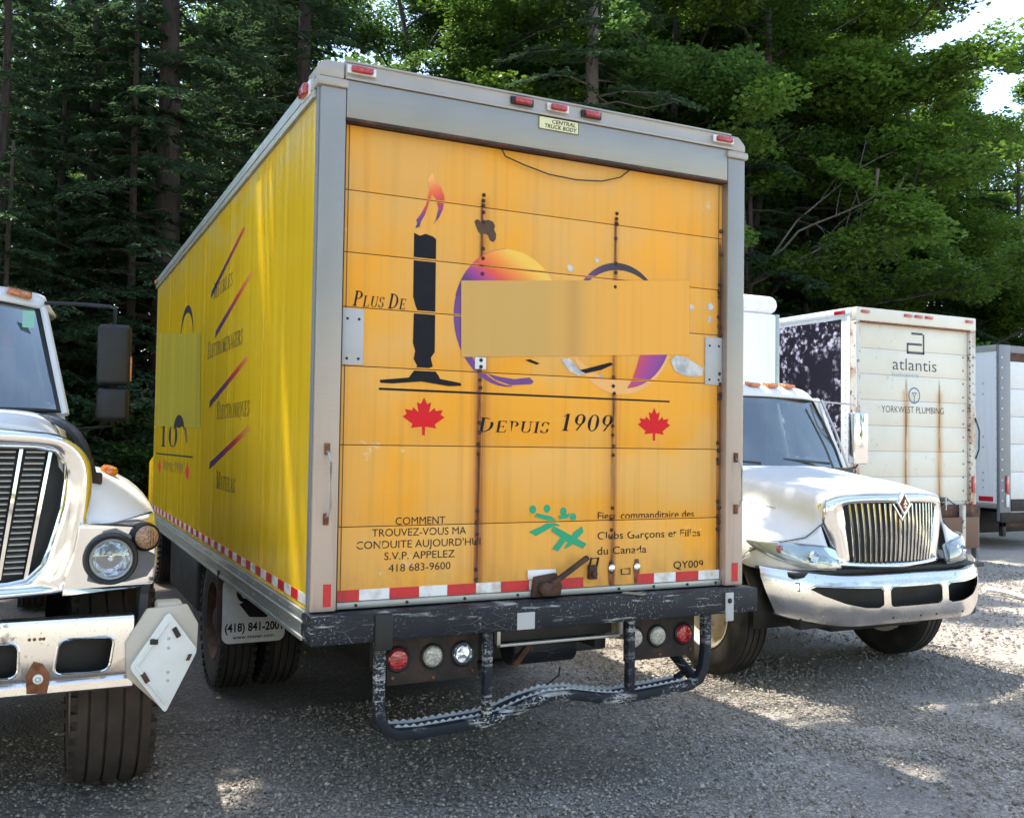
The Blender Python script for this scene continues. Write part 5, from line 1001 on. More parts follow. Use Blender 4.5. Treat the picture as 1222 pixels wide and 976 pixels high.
    cur = at(8, 420, 2.9); MB().grid([[(cur.x-.32+.45*u+.012*math.sin(u*26), 2.85+.03*math.sin(u*30), z) for u in np.linspace(0, 1, 24)] for z in (2.05, 2.75)]).obj('curtain', 'curtain_cloth', C, smooth=True, solid=.006)
    st = at(34, 380, 2.46); MB().box(st.x-.035, st.x+.035, 2.50, 2.504, st.z-.055, st.z+.055).obj('sticker', 'sticker_green', C); st = at(9, 395, 2.42); MB().prism([(st.x-.035, st.z-.09), (st.x+.035, st.z-.09), (st.x+.035, st.z-.01), (st.x+.012, st.z+.02), (st.x, st.z+.06), (st.x-.012, st.z+.02), (st.x-.035, st.z-.01)], 2.56, 2.564, lambda u, v, w_: (u, w_, v)).obj('sticker', 'sticker_red', C)
    MB().tube([(xc-.40+.22*math.cos(a), 2.72+.08*math.sin(a), 2.0+.17*math.sin(a)) for a in np.linspace(0, 2*PI, 21)], .014, 6).obj('steering_wheel', 'black_plastic', C)
    # mirrors
    m0, m1 = at(117, 387, 2.3), at(155, 461, 2.3); n0, n1 = at(117, 462.5, 2.3), at(153, 503, 2.3)
    for sg in (1, -1):
        X = lambda v: xc+sg*(v-xc)
        a, b_ = sorted((X(m0.x), X(m1.x))); m = MB().box(a, b_, 2.22, 2.34, m1.z, m0.z).obj('mirror', 'black_plastic', T, bevel=.035, seg=4)
        MB().box(a+.012, b_-.012, 2.338, 2.345, m1.z+.02, m0.z-.02).obj('mirror_glass', 'reflector', m)
        MB().box(*( (b_-.012, b_+.004) if sg > 0 else (a-.004, a+.012)), 2.235, 2.30, m1.z+.03, m1.z+.19).obj('marker_lamp', 'amber_lens', m, bevel=.004)
        MB().box(a+.002, b_-.006, 2.22, 2.33, n1.z, n0.z).obj('lower_mirror', 'black_plastic', m, bevel=.035, seg=4)
        ar = at(50, 361, 2.6); MB().tube([(X(ar.x+.02), 2.62, ar.z), (X(ar.x+.25), 2.48, ar.z-.01), (X((m0.x+m1.x)/2-.03), 2.34, ar.z-.03), (X((m0.x+m1.x)/2), 2.29, ar.z-.05), (X((m0.x+m1.x)/2), 2.28, n1.z-.03), (X(m0.x-.12), 2.42, n1.z-.06)], .013, 8).obj('mirror_arm', 'black_plastic', m, smooth=True)
    # running gear
    wheel(-.775, 1.30, .55, 1, T, .40, .555, 'tread', 'silver_paint'); wheel(2*xc+.775, 1.30, .55, -1, T, .40, .555, 'tread', 'silver_paint')
    for x, s_ in ((-1.15, 1), (-.82, 1), (2*xc+1.15, -1), (2*xc+.82, -1)): wheel(x, 7.2, .52, s_, T, .28, .52, 'rubber')
    for x in (-.44, .37): MB().box(xc+x, xc+x+.08, .62, 8.4, .62, .90).obj('frame_rail', 'chassis_black', T, bevel=.006)
    MB().cyl((xc-.95, 1.30, .54), (xc+.95, 1.30, .54), .06, 12).obj('axle', 'rust', T); MB().box(xc-.5, xc+.5, .9, 2.2, .5, 1.1).obj('engine_block', 'chassis_black', T, bevel=.05)
    for sg in (1, -1):
        mb = MB(); mb.grid([[(xc+sg*x, 1.36+.62*math.cos(a), .57+.62*math.sin(a)) for x in (.78, 1.27)] for a in np.linspace(-.1, PI-1.25, 13)]); mb.obj('wheel_well', 'chassis_black', T, solid=.01, smooth=True)
        MB().prism([(.72, 1.18), (.98, 1.05), (.98, .80), (.90, .82), (.80, 1.05), (.70, 1.12)], xc+sg*1.20, xc+sg*1.24, lambda u, v, w_: (w_, u, v)).obj('fender_flap', 'grey_bezel', T)
        MB().box(xc+sg*1.0-.2, xc+sg*1.0+.2, 2.6, 3.6, .5, .85).obj('fuel_tank', 'silver_paint', T, bevel=.08, seg=3)
    return T
left_truck()

# ------------------------------------------------------------------ parked box bodies at the right
def cream_truck():
    T = empty('box_truck'); tag(T, 'cream box truck with rust streaked rear door reading atlantis and YORKWEST PLUMBING', 'box truck')
    Y = 6.0; x0, x1, zb, zt = 9.62, 12.19, .99, 3.93; L = 11.6
    fr = MB().box(x0, x0+.085, Y, Y+.12, zb, zt-.20).obj('corner_post', 'rustframe', T, bevel=.01); MB().box(x1-.13, x1, Y, Y+.12, zb, zt-.20).obj('corner_post', 'rustframe', T, bevel=.01)
    MB().box(x0, x1, Y-.005, Y+.12, zt-.20, zt).obj('door_header', 'cream', T, bevel=.012); MB().box(x0+.09, x1-.13, Y-.01, Y+.05, zt-.222, zt-.198).obj('header_drip_lip', 'orangerust', T)
    z = [zb+.05+(zt-.26-zb)*i/7 for i in range(8)]
    for a, b in zip(z[:-1], z[1:]): MB().box(x0+.088, x1-.135, Y+.05, Y+.075, a+.002, b-.002).obj('door_panel', 'cream', T, bevel=.003)
    MB().box(x0+.088, x1-.135, Y+.058, Y+.08, zb, zt-.2).obj('door_backing', 'rust', T); MB().box(x0+.088, x1-.135, Y+.03, Y+.06, zb, zb+.05).obj('bottom_rail', 'rustframe', T)
    yn = atx(1004, 380, x0).y
    MB().box(x0-.004, x0+.02, Y+.12, yn, zb, zt-.10).obj('side_frame', 'boxwhite', T, bevel=.004)
    MB().box(x0, x0+.02, yn, L, zb, zt-.10).obj('side_wall', 'boxwhite', T); MB().box(x1-.02, x1, Y+.12, L, zb, zt-.1).obj('side_wall', 'boxwhite', T)
    MB().box(x0-.006, x0+.001, yn+.002, L-.05, zb+.05, zt-.16).obj('winter_print', 'photoprint', T)
    MB().box(x0-.015, x1+.015, Y+.1, L, zt-.10, zt).obj('roof', 'boxwhite', T, bevel=.012); MB().box(x0, x1, L-.03, L, zb, zt-.1).obj('front_wall', 'boxwhite', T)
    MB().box(x0, x1, Y, L, zb-.12, zb-.003).obj('floor', 'rust', T)
    bolts([(x0-.004, Y+.20, v) for v in np.arange(1.2, 3.7, .11)], .010, .006, T, 'rivet', 'grime_grey', (-1, 0, 0), 6)
    bolts([(at(1157.5, 500, Y).x, Y+.0, v) for v in np.arange(1.15, 3.6, .10)], .014, .010, T, 'bolt', 'rust'); bolts([(at(1152.5, 500, Y).x, Y+.05, v) for v in np.arange(1.2, 3.4, .21)], .013, .010, T, 'bolt', 'rust')
    for px in (1032, 1083, 1095.5, 1108, 1156):
        a = at(px, 370, Y); MB().box(a.x-.085, a.x+.085, Y-.03, Y-.004, zt-.085, zt-.04).obj('marker_lamp', 'red_lens', T, bevel=.012)
    MB().box(x0-.03, x0-.006, Y+.20, Y+.42, zt-.09, zt-.03).obj('marker_lamp', 'red_lens', T, bevel=.01)
    f = lambda a, b, off: (a, Y+.05-off, b)
    def box_of(p, q): a, b = at(*p, Y+.05), at(*q, Y+.05); return a.x, min(a.z, b.z), b.x-a.x, abs(a.z-b.z)
    def tx(s, pl, pr, h, mt, bold=0):
        a, b = at(*pl, Y+.05), at(*pr, Y+.05); decal('lettering', text2(s, b.x-a.x, h, a.x, (a.z+b.z)/2, 0, bold), mt, T, .002, f)
    tx('atlantis', (1065, 441), (1117.5, 444), .18, 'navy_print', -.005); tx('bathcentre', (1065, 449), (1096, 451), .075, 'pale_blue_print', -.01); tx('YORKWEST PLUMBING', (1052, 490), (1126, 496), .10, 'black_print', -.008)
    a, b = at(1082, 422, Y+.05), at(1103, 398, Y+.05); ax, az, bx_, bz_ = a.x, a.z, b.x, b.z; w_, h_ = bx_-ax, bz_-az; t = .035
    polys = [[(ax+.25*w_, bz_-t), (ax+.9*w_, bz_-t), (ax+.9*w_, bz_), (ax+.25*w_, bz_)], [(bx_-t, az), (bx_, az), (bx_, bz_-.02), (bx_-t, bz_-.02)], [(ax, az+.0), (bx_, az), (bx_, az+t), (ax, az+t)], [(ax, az), (ax+t, az), (ax+t, az+.45*h_), (ax, az+.45*h_)], [(ax, az+.40*h_), (bx_-.05, az+.40*h_), (bx_-.05, az+.40*h_+t), (ax+.1*w_, az+.40*h_+t)]]
    polys = [rrect(min(p[0] for p in q), max(p[0] for p in q), min(p[1] for p in q), max(p[1] for p in q), .012, 3) for q in polys]
    decal('emblem_print', poly2(polys), 'navy_print', T, .002, f)
    c = at(1091, 472, Y+.05); r = .125
    decal('emblem_print', poly2([ell(c.x, c.z, r, r, 0, 359, 32)+ell(c.x, c.z, r*.84, r*.84, 359, 0, 32)]), 'blue_print', T, .002, f)
    decal('emblem_print', poly2([[(c.x-.055, c.z+.045), (c.x+.055, c.z+.045), (c.x+.0, c.z-.03)], [(c.x-.008, c.z-.02), (c.x+.008, c.z-.02), (c.x+.008, c.z-.11), (c.x-.008, c.z-.11)]]), 'blue_print', T, .0025, f)
    decal('emblem_print', poly2([[(c.x-.028, c.z+.030), (c.x+.028, c.z+.030), (c.x+.0, c.z-.008)]]), 'cream', T, .0035, f)
    # tail end: lamps, lift gate frame, flap
    q = at(1160, 578, Y); MB().box(x1-.115, x1-.035, Y-.03, Y+.0, q.z-.13, q.z+.13).obj('tail_lamp', 'red_lens', T, bevel=.02); q = at(1160, 602, Y); MB().box(x1-.115, x1-.035, Y-.02, Y, q.z-.05, q.z+.05).obj('tail_lamp', 'red_lens', T, bevel=.01)
    MB().tube([(x1-.03, Y-.01, 2.35), (x1+.05, Y-.02, 2.15), (x1+.04, Y-.02, 1.85), (x1-.02, Y-.01, 1.70)], .012, 6).obj('cable', 'black_plastic', T, smooth=True)
    MB().box(x0, x1+.02, Y-.06, Y+.1, zb-.20, zb-.004).obj('bumper_beam', 'rust', T, bevel=.01)
    p = at(1148, 610, Y-.1); MB().box(p.x-.03, p.x+.04, Y-.14, Y-.07, .2, zb+.0).obj('gate_post', 'rustframe', T, bevel=.006)
    MB().box(x1-.95, x1-.10, Y-.13, Y-.08, .32, .80).obj('gate_plate', 'wood_brown', T, bevel=.008)
    for x in (x1+.01, x1-1.6): MB().box(x-.07, x, Y-.05, Y+.05, .15, zb-.2).obj('gate_upright', 'grey_post', T, bevel=.008)
    MB().box(x1-.02, x1+.22, Y+.2, Y+.21, .72, .88).obj('licence_plate', 'dirty_white_plate', T, bevel=.004)
    MB().box(x0+.6, x0+.75, Y+.2, L, .6, .85).obj('frame_rail', 'chassis_black', T); MB().box(x1-.75, x1-.6, Y+.2, L, .6, .85).obj('frame_rail', 'chassis_black', T)
    p = at(1125, 596, Y+.0); MB().box(p.x-.12, p.x+.10, Y-.02, Y+.045, p.z-.03, p.z+.03).obj('latch', 'black_plastic', T, bevel=.01); MB().box(p.x-.03, p.x+.03, Y-.03, Y+.045, p.z-.17, p.z-.05).obj('latch', 'black_plastic', T, bevel=.01)
    MB().tube([(p.x+.10, Y-.02, p.z), (p.x+.3, Y-.03, p.z-.12), (p.x+.52, Y-.05, p.z-.21)], .008, 6).obj('pull_cord', 'black_plastic', T)
    MB().box(x0+.2, x1-.1, Y+.8, Y+1.9, .25, zb-.13).obj('lift_gate_pack', 'chassis_black', T, bevel=.03)
    for x, s_ in ((.2, -1), (.5, -1), (2.37, 1), (2.07, 1)): wheel(x0+x, Y+2.6, .5, s_, T, .25, .5, 'rubber')
    MB().cyl((x0+.5, Y+2.6, .5), (x1-.5, Y+2.6, .5), .08, 10).obj('axle', 'rust', T)
cream_truck()
def white_trailer():
    T = empty('cargo_trailer'); tag(T, 'white riveted trailer with grey steel rear frame at the far right edge', 'trailer')
    Y = 7.6; x0 = at(1192, 500, Y).x; x1 = x0+2.55; zb = at(1192, 604, Y).z; zt = at(1192, 411, Y).z; L = 15.5
    MB().box(x0-.003, x0+.02, Y+.05, L, zb+.05, zt-.12).obj('side_wall', 'boxwhite', T); MB().box(x1-.02, x1, Y+.05, L, zb, zt-.12).obj('side_wall', 'boxwhite', T)
    MB().box(x0-.02, x1+.02, Y+.05, L, zt-.12, zt).obj('roof_rail', 'alu', T, bevel=.01); MB().box(x0-.012, x1, Y+.05, L, zb-.05, zb+.048).obj('floor_rail', 'alu', T, bevel=.01)
    xp = at(1205, 500, Y).x
    for a, b in ((x0-.005, xp), (x1-.27, x1)): MB().box(a, b, Y-.02, Y+.048, zb-.28, zt-.0).obj('corner_post', 'grey_post', T, bevel=.01)
    MB().box(xp+.001, x1-.271, Y-.01, Y+.048, zt-.14, zt-.002).obj('door_header', 'grey_post', T, bevel=.01)
    MB().box(xp+.001, x1-.271, Y+.02, Y+.04, zt-.30, zt-.142).obj('header_recess', 'rust', T)
    n = 5
    for i in range(n):
        a = zb+.12+(zt-.30-zb-.12)*i/n; b = zb+.12+(zt-.30-zb-.12)*(i+1)/n; MB().box(xp+.002, x1-.272, Y+.0, Y+.03, a+.003, b-.003).obj('door_panel', 'cream' if False else 'dirty_white_plate', T, bevel=.004)
    MB().box(xp+.001, x1-.271, Y-.03, Y+.048, zb-.10, zb+.115).obj('door_sill', 'chassis_black', T, bevel=.01)
    MB().box(x0, x1, Y-.05, Y+.1, zb-.30, zb-.12).obj('bumper_beam', 'grimsteel', T, bevel=.01)
    bolts([(x0+.06, Y-.02, v) for v in np.arange(zb+.1, zt-.1, .19)], .018, .012, T, 'bolt', 'dirty_white_plate')
    bolts([(x0-.003, Y+.33, v) for v in (1.15, 1.28, 1.42, 1.9, 2.1, 2.9, 3.1)], .02, .01, T, 'bolt', 'grime_grey', (-1, 0, 0))
    bolts([(x0-.003, Y+.06, v) for v in np.arange(zb+.1, zt-.1, .19)], .010, .006, T, 'rivet', 'grime_grey', (-1, 0, 0), 6)
    MB().box(x0-.012, x0-.004, Y+.12, Y+.42, zb+.08, zb+.17).obj('red_reflector', 'tapered', T)
    p = at(1202, 578, Y-.03); MB().box(p.x-.04, p.x+.04, Y-.05, Y-.02, p.z-.16, p.z+.16).obj('tail_lamp', 'red_lens', T, bevel=.03); MB().box(p.x-.04, p.x+.04, Y-.05, Y-.02, p.z-.42, p.z-.19).obj('lamp_plate', 'dirty_white_plate', T, bevel=.01)
    for x in (x0+.1, x1-.2, x0+.9): MB().box(x, x+.09, Y+.0, Y+.09, .25, zb-.28).obj('gate_upright', 'chassis_black', T, bevel=.01)
    MB().box(x0+.1, x1-.1, Y-.0, Y+.08, .42, .52).obj('under_ride_bar', 'rust', T, bevel=.01); MB().box(x0+.1, x1-.1, Y-.0, Y+.06, .66, .72).obj('under_ride_bar', 'silver_paint', T, bevel=.01)
    MB().box(x0+.15, x1-.15, Y+.9, Y+2.4, .22, zb-.06).obj('lift_gate_pack', 'chassis_black', T, bevel=.03)
    for x, s_ in ((.17, -1), (.45, -1), (2.38, 1), (2.10, 1)):
        for y in (10.6, 11.9): wheel(x0+x, y, .5, s_, T, .25, .5, 'rubber')
    for y in (10.6, 11.9): MB().cyl((x0+.4, y, .5), (x1-.4, y, .5), .08, 10).obj('axle', 'rust', T)
    for x in (.7, 1.7): MB().box(x0+x, x0+x+.1, Y+.5, L-.5, .65, zb-.05).obj('frame_rail', 'chassis_black', T)
white_trailer()
h = [at(1172, 0, 0) for _ in ()]
def gp(px, py): v = ray(px, py); return CAM+v*(-CAM.z/v.z)
P = [gp(*p) for p in ((1176, 706), (1186, 706.5), (1200, 709), (1214, 713), (1232, 718), (1260, 722))]
tag(MB().tube([(p.x, p.y, .03) for p in P], .032, 8).obj('hose', 'hose_white', smooth=True), 'white hose lying on the gravel in front of the trailer', 'hose')

# ------------------------------------------------------------------ trees
def kites(C, D, N, Ls, Ws):
    """leaf quads: centre, direction, normal, length, width"""
    S_ = np.cross(N, D); S_ /= np.linalg.norm(S_, axis=1)[:, None]+1e-9; L = Ls[:, None]/2; W_ = Ws[:, None]/2
    dr = N*(W_*.5)
    V = np.stack([C-D*L, C+S_*W_+dr-D*L*.1, C+D*L, C-S_*W_+dr-D*L*.1], 1).reshape(-1, 3); n = len(C)
    return V, np.arange(4*n).reshape(n, 4)
def unit(v): return v/(np.linalg.norm(v, axis=1)[:, None]+1e-9)
def branch_mesh(paths):
    mb = MB()
    for P, r0, r1, n in paths: mb.tube(P, list(np.linspace(r0, r1, len(P))), n, cap=False)
    return mb
def bend(a, b, rng, k=4, j=.12, sag=0):
    a, b = np.array(a, float), np.array(b, float); L = np.linalg.norm(b-a); out = []
    for i in range(k+1):
        t = i/k; p = a+(b-a)*t
        if 0 < i < k: p = p+rng.normal(0, j*L/k, 3)
        p[2] += sag*math.sin(PI*t*.5)*0+sag*4*t*(1-t); out.append(tuple(p))
    return out
def deciduous(seed, H=15., z0=2.2, R=4.2, leaf='maple_leaf_green', n_leaf=62000, ls=.115, trunk_r=.20, low=1.):
    rng = np.random.default_rng(seed); paths = []; top = np.array([rng.normal(0, .5), rng.normal(0, .5), H*.93])
    tp = bend((0, 0, -.4), top, rng, 7, .10); paths.append((tp, trunk_r, .04, 10)); cl = []
    def on(t): i = min(int(t*7), 6); f = t*7-i; return np.array(tp[i])*(1-f)+np.array(tp[i+1])*f
    nl = 26
    for i in range(nl):
        t = (z0/H)+(1-z0/H)*(i+.5)/nl*.97; p = on(t); a = i*2.4+rng.normal(0, .4); rel = (t*H-z0)/(H-z0)
        r = R*(1.05*math.sqrt(max(.02, 1-(max(0, rel-.35)/.68)**2)))*(.75+.25*min(1, rel*3+low))*rng.uniform(.7, 1.12)
        e = p+np.array([math.cos(a)*r, math.sin(a)*r, r*rng.uniform(.05, .45)*(1.4 if rel > .6 else .8)]); bp = bend(p, e, rng, 4, .16, .15); paths.append((bp, trunk_r*.30*(1.1-rel*.6), .015, 5))
        for j in range(5):
            t2 = rng.uniform(.35, 1.); k = min(int(t2*4), 3); q = np.array(bp[k])*(1-(t2*4-k))+np.array(bp[k+1])*(t2*4-k); a2 = a+rng.normal(0, .9); l2 = r*rng.uniform(.2, .45)
            e2 = q+np.array([math.cos(a2)*l2, math.sin(a2)*l2, l2*rng.uniform(-.15, .5)]); paths.append((bend(q, e2, rng, 2, .15), .022, .006, 4))
            for m in range(3): cl.append(q+(e2-q)*rng.uniform(.3, 1.15)+rng.normal(0, .22, 3))
    cl = np.array(cl); sz = rng.uniform(.35, .85, len(cl)); per = rng.multinomial(n_leaf, sz**2/np.sum(sz**2)); idx = np.repeat(np.arange(len(cl)), per); n = len(idx)
    g = rng.normal(0, 1, (n, 3)); g = unit(g)*(rng.random(n)**.45)[:, None]; tilt = rng.normal(0, .25, (len(cl), 2))
    off = g*np.array([1, 1, .34])*sz[idx][:, None]; off[:, 2] += off[:, 0]*tilt[idx, 0]+off[:, 1]*tilt[idx, 1]-.12*(off[:, 0]**2+off[:, 1]**2)
    C_ = cl[idx]+off; N = unit(np.stack([rng.normal(0, .42, n), rng.normal(0, .42, n), np.ones(n)], 1)); D = rng.normal(0, 1, (n, 3)); D[:, :2] += off[:, :2]*1.5; D[:, 2] -= .4; D = unit(D-N*np.sum(D*N, 1)[:, None])
    L = rng.uniform(.7, 1.25, n)*ls; V, Fc = kites(C_, D, N, L, L*rng.uniform(.6, .9, n))
    return branch_mesh(paths), (V, Fc), leaf
def hemlock(seed, H=19., z0=2.6, R=3.1, n_leaf=66000, trunk_r=.29, dead=18):
    rng = np.random.default_rng(seed); paths = [([(0, 0, -.4), (.03, .02, H*.3), (-.05, .04, H*.6), (0, 0, H)], trunk_r, .03, 12)]; tw = []
    for i in range(dead):
        z = rng.uniform(1.2, H*.6); a = rng.uniform(0, 2*PI); l = rng.uniform(.6, 2.2); paths.append((bend((0, 0, z), (math.cos(a)*l, math.sin(a)*l, z+rng.uniform(-.3, .2)), rng, 3, .2), .022, .004, 4))
    nb = int((H-z0)/.135)
    for i in range(nb):
        z = z0+(H-z0)*(i/nb); rel = (z-z0)/(H-z0); a = i*2.39996+rng.normal(0, .25); l = R*(1-rel)**.8*rng.uniform(.55, 1.1)+.3
        P = [(math.cos(a)*l*t, math.sin(a)*l*t, z+l*(.10*t-.36*t*t)) for t in (0, .33, .66, 1)]; paths.append((P, .028*(1-rel)+.008, .004, 4))
        m = int(6+l*7)
        for j in range(m):
            t = rng.uniform(.15, 1); sd = rng.choice((-1, 1)); b = a+sd*rng.uniform(.7, 1.25); l2 = (1.05-t*.75)*l*.42*rng.uniform(.5, 1.1)+.12
            p = np.array([math.cos(a)*l*t, math.sin(a)*l*t, z+l*(.10*t-.36*t*t)]); tw.append((p, np.array([math.cos(b)*l2, math.sin(b)*l2, -.22*l2]), l2))
    w_ = np.array([t[2] for t in tw]); per = rng.multinomial(n_leaf, w_/w_.sum()); idx = np.repeat(np.arange(len(tw)), per); n = len(idx)
    P0 = np.array([t[0] for t in tw])[idx]; D0 = np.array([t[1] for t in tw])[idx]; u = rng.random(n); d = unit(D0); side = np.stack([-d[:, 1], d[:, 0], np.zeros(n)], 1); s_ = rng.choice((-1., 1.), n)
    L = rng.uniform(.07, .15, n); C_ = P0+D0*u[:, None]+side*(s_*rng.uniform(.01, .075, n)*(1.25-u))[:, None]; C_[:, 2] += rng.normal(0, .018, n)-.02*u; D = unit(d*.75+side*s_[:, None]*.75+np.array([0, 0, -.15])+rng.normal(0, .12, (n, 3)))
    N = np.stack([rng.normal(0, .25, n), rng.normal(0, .25, n), np.ones(n)], 1); N = unit(N-D*np.sum(N*D, 1)[:, None]); V, Fc = kites(C_, D, N, L, L*.38); return branch_mesh(paths), (V, Fc), 'hemlock_needle_green'
PROTO = {}
def plant(kind, name, loc, rz, sc, label, group, cat='tree', bark='grey_brown_bark', stem='trunk', crown='crown'):
    b, (V, Fc), leaf = PROTO[kind][:3]; meshes = PROTO[kind][3]
    t = empty(name, loc); t.rotation_euler = (0, 0, rz); t.scale = (sc, sc, sc) if not isinstance(sc, tuple) else sc; tag(t, label, cat, group)
    if not meshes.get(bark):
        o = b.obj(stem, bark, t, smooth=True); meshes[bark] = o.data
    else: o = bpy.data.objects.new(stem, meshes[bark]); COL.objects.link(o); o.parent = t
    if not meshes.get('leaf'):
        o = np_mesh(crown, V, Fc, [leaf], None, t); meshes['leaf'] = o.data
    else: o = bpy.data.objects.new(crown, meshes['leaf']); COL.objects.link(o); o.parent = t
    return t
PROTO['mapleA'] = (*deciduous(11, 15.5, 2.0, 4.4, 'maple_leaf_green', 105000, .115), {})
PROTO['mapleB'] = (*deciduous(12, 14., 1.6, 4.0, 'maple_leaf_green', 98000, .118), {})
PROTO['beech'] = (*deciduous(13, 17., 3.2, 3.8, 'beech_leaf_green', 85000, .105, .17), {})
PROTO['hemA'] = (*hemlock(21), {}); PROTO['hemB'] = (*hemlock(22, 17., 1.8, 3.4, 62000, .17, 8), {})
PROTO['hemlow'] = (*hemlock(23, 7.5, .5, 2.3, 36000, .08, 0), {})
def shrub(seed, R, H, n, leaf='undergrowth_green'):
    rng = np.random.default_rng(seed); paths = []; cl = []
    for i in range(22):
        a = rng.uniform(0, 2*PI); r = R*rng.uniform(.2, 1); e = (math.cos(a)*r, math.sin(a)*r, H*rng.uniform(.35, 1)); P = bend((rng.normal(0, .1), rng.normal(0, .1), -.1), e, rng, 3, .15, .2); paths.append((P, .014, .004, 4))
        for m in range(4): cl.append(np.array(P[rng.integers(1, 4)])+rng.normal(0, .14, 3))
    cl = np.array(cl); idx = rng.integers(0, len(cl), n); off = unit(rng.normal(0, 1, (n, 3)))*(rng.random(n)**.4)[:, None]*np.array([.34, .34, .14]); C_ = cl[idx]+off; C_[:, 2] = np.maximum(C_[:, 2], .02)
    N = unit(np.stack([rng.normal(0, .45, n), rng.normal(0, .45, n), np.ones(n)], 1)); D = rng.normal(0, 1, (n, 3)); D[:, 2] -= .3; D = unit(D-N*np.sum(D*N, 1)[:, None]); L = rng.uniform(.05, .105, n); V, Fc = kites(C_, D, N, L, L*.62); return branch_mesh(paths), (V, Fc), leaf
PROTO['shrubA'] = (*shrub(31, 1.1, 1.5, 7000), {}); PROTO['shrubB'] = (*shrub(32, .9, 2.1, 7000), {})
HEM, DEC = 'evergreens behind the trucks', 'leafy trees behind the trucks'
TREES = [  # kind, column in the photograph, metres away, turn, scale, label
 ('hemA', 192, 17.5, .3, 1.05, 'thickest evergreen trunk, standing behind the left end of the yellow box'), ('hemB', 104, 19, 1.7, 1.0, 'tall evergreen with a straight trunk above the black truck mirror'), ('hemA', 34, 22, 2.9, 1.0, 'dark evergreen rising behind the cab of the left truck'),
 ('hemB', 150, 25, 4.1, 1.1, 'slim evergreen set back between the two thick trunks at the left'), ('hemA', 352, 20, 5.0, 1.0, 'evergreen with bare side twigs just left of the yellow box top corner'), ('hemB', 285, 24, .9, 1.05, 'evergreen behind the sloping roof line of the yellow box'),
 ('hemB', -200, 22, 1.1, 1.1, 'evergreen standing left of the view beyond the heavy truck'), ('mapleA', -330, 24, 2.7, 1.1, 'leafy tree standing left of the view beyond the heavy truck'), ('hemA', -520, 24, .1, 1.1, 'tall evergreen well left of the view behind the yard'), ('beech', -780, 24, .7, 1.1, 'leafy tree well left of the view behind the yard'),
 ('hemA', -70, 20, 2.1, 1.05, 'evergreen at the far left edge of the woods'), ('hemB', -10, 16, 3.6, .8, 'young evergreen with sunlit tips left of the black mirror'), ('beech', 235, 30, 2.2, 1.0, 'leafy tree deep in the woods behind the left evergreens'), ('beech', 75, 30, 1.2, 1.1, 'leafy tree deep in the woods above the left cab'),
 ('hemlow', 150, 17, 5.1, 1.3, 'short evergreen filling the space between the two thick trunks'), ('hemB', 318, 22, 4.0, .95, 'evergreen with full drooping fronds above the long yellow side'), ('hemlow', 70, 18.5, .6, 1.4, 'short evergreen with sunlit frond tips above the left cab roof'),
 ('mapleB', 1140, 40, 2.9, 1.22, 'far maple just left of the sky gap'), ('mapleA', 1236, 31, .9, .86, 'far maple closing the right edge under the sky'),
 ('beech', 430, 24, .2, .95, 'thin crowned leafy tree letting blue sky through above the left end of the door'), ('beech', 520, 27, 1.9, 1.0, 'leafy tree over the middle of the yellow roof with sky gaps in its crown'), ('mapleB', 590, 23, 3.3, .95, 'pale green leafy tree over the three roof lamps'),
 ('hemA', 700, 19.5, 4.4, .95, 'shaggy evergreen with pale bark right of the roof lamps'), ('beech', 745, 24, 5.2, 1.05, 'dark trunked leafy tree behind the right end of the yellow roof'), ('mapleA', 830, 24, .7, 1.05, 'leafy tree above the right rear corner of the yellow box'),
 ('mapleA', 905, 23.5, 2.6, 1.1, 'maple whose trunk rises just right of the yellow box'), ('mapleB', 955, 27, 1.1, 1.15, 'maple behind the white cargo box nose'), ('mapleA', 1000, 26, 3.9, 1.2, 'broad maple towering over the cream box truck'), ('mapleB', 1080, 30, 5.5, 1.05, 'maple at the edge of the woods against the blue sky'),
 ('hemB', 960, 24, 2.4, .7, 'short dark evergreen beneath the maples behind the cream box'), ('mapleB', 1240, 38, .4, .86, 'distant sunlit maple at the right edge below the sky'), ('mapleA', 1150, 34, 1.4, .68, 'low leafy tree behind the far trailer'), ('mapleB', 660, 30, 2.2, 1.1, 'leafy tree far back behind the yellow roof centre'), ('mapleB', 1290, 32, 1.8, .66, 'leafy tree beyond the right edge of the trailer'),
 ('mapleA', 330, 33, .5, 1.2, 'leafy tree farthest back behind the yellow box corner'), ('mapleA', 480, 36, 4.0, 1.0, 'leafy tree farthest back over the door header'), ('mapleB', 870, 33, 5.0, 1.25, 'leafy tree farthest back right of the yellow truck'), ('mapleA', 985, 34, 2.2, 1.1, 'leafy tree farthest back above the white nose box')]
for k, px, dist, rz, sc, lab in TREES:
    p = far(px, dist); nm = {'h': 'hemlock_tree', 'm': 'maple_tree', 'b': 'beech_tree'}[k[0]]
    plant(k, nm, (p.x, p.y, 0), rz, sc, lab, HEM if k[0] == 'h' else DEC, bark='pale_bark' if px == 700 else 'grey_brown_bark')
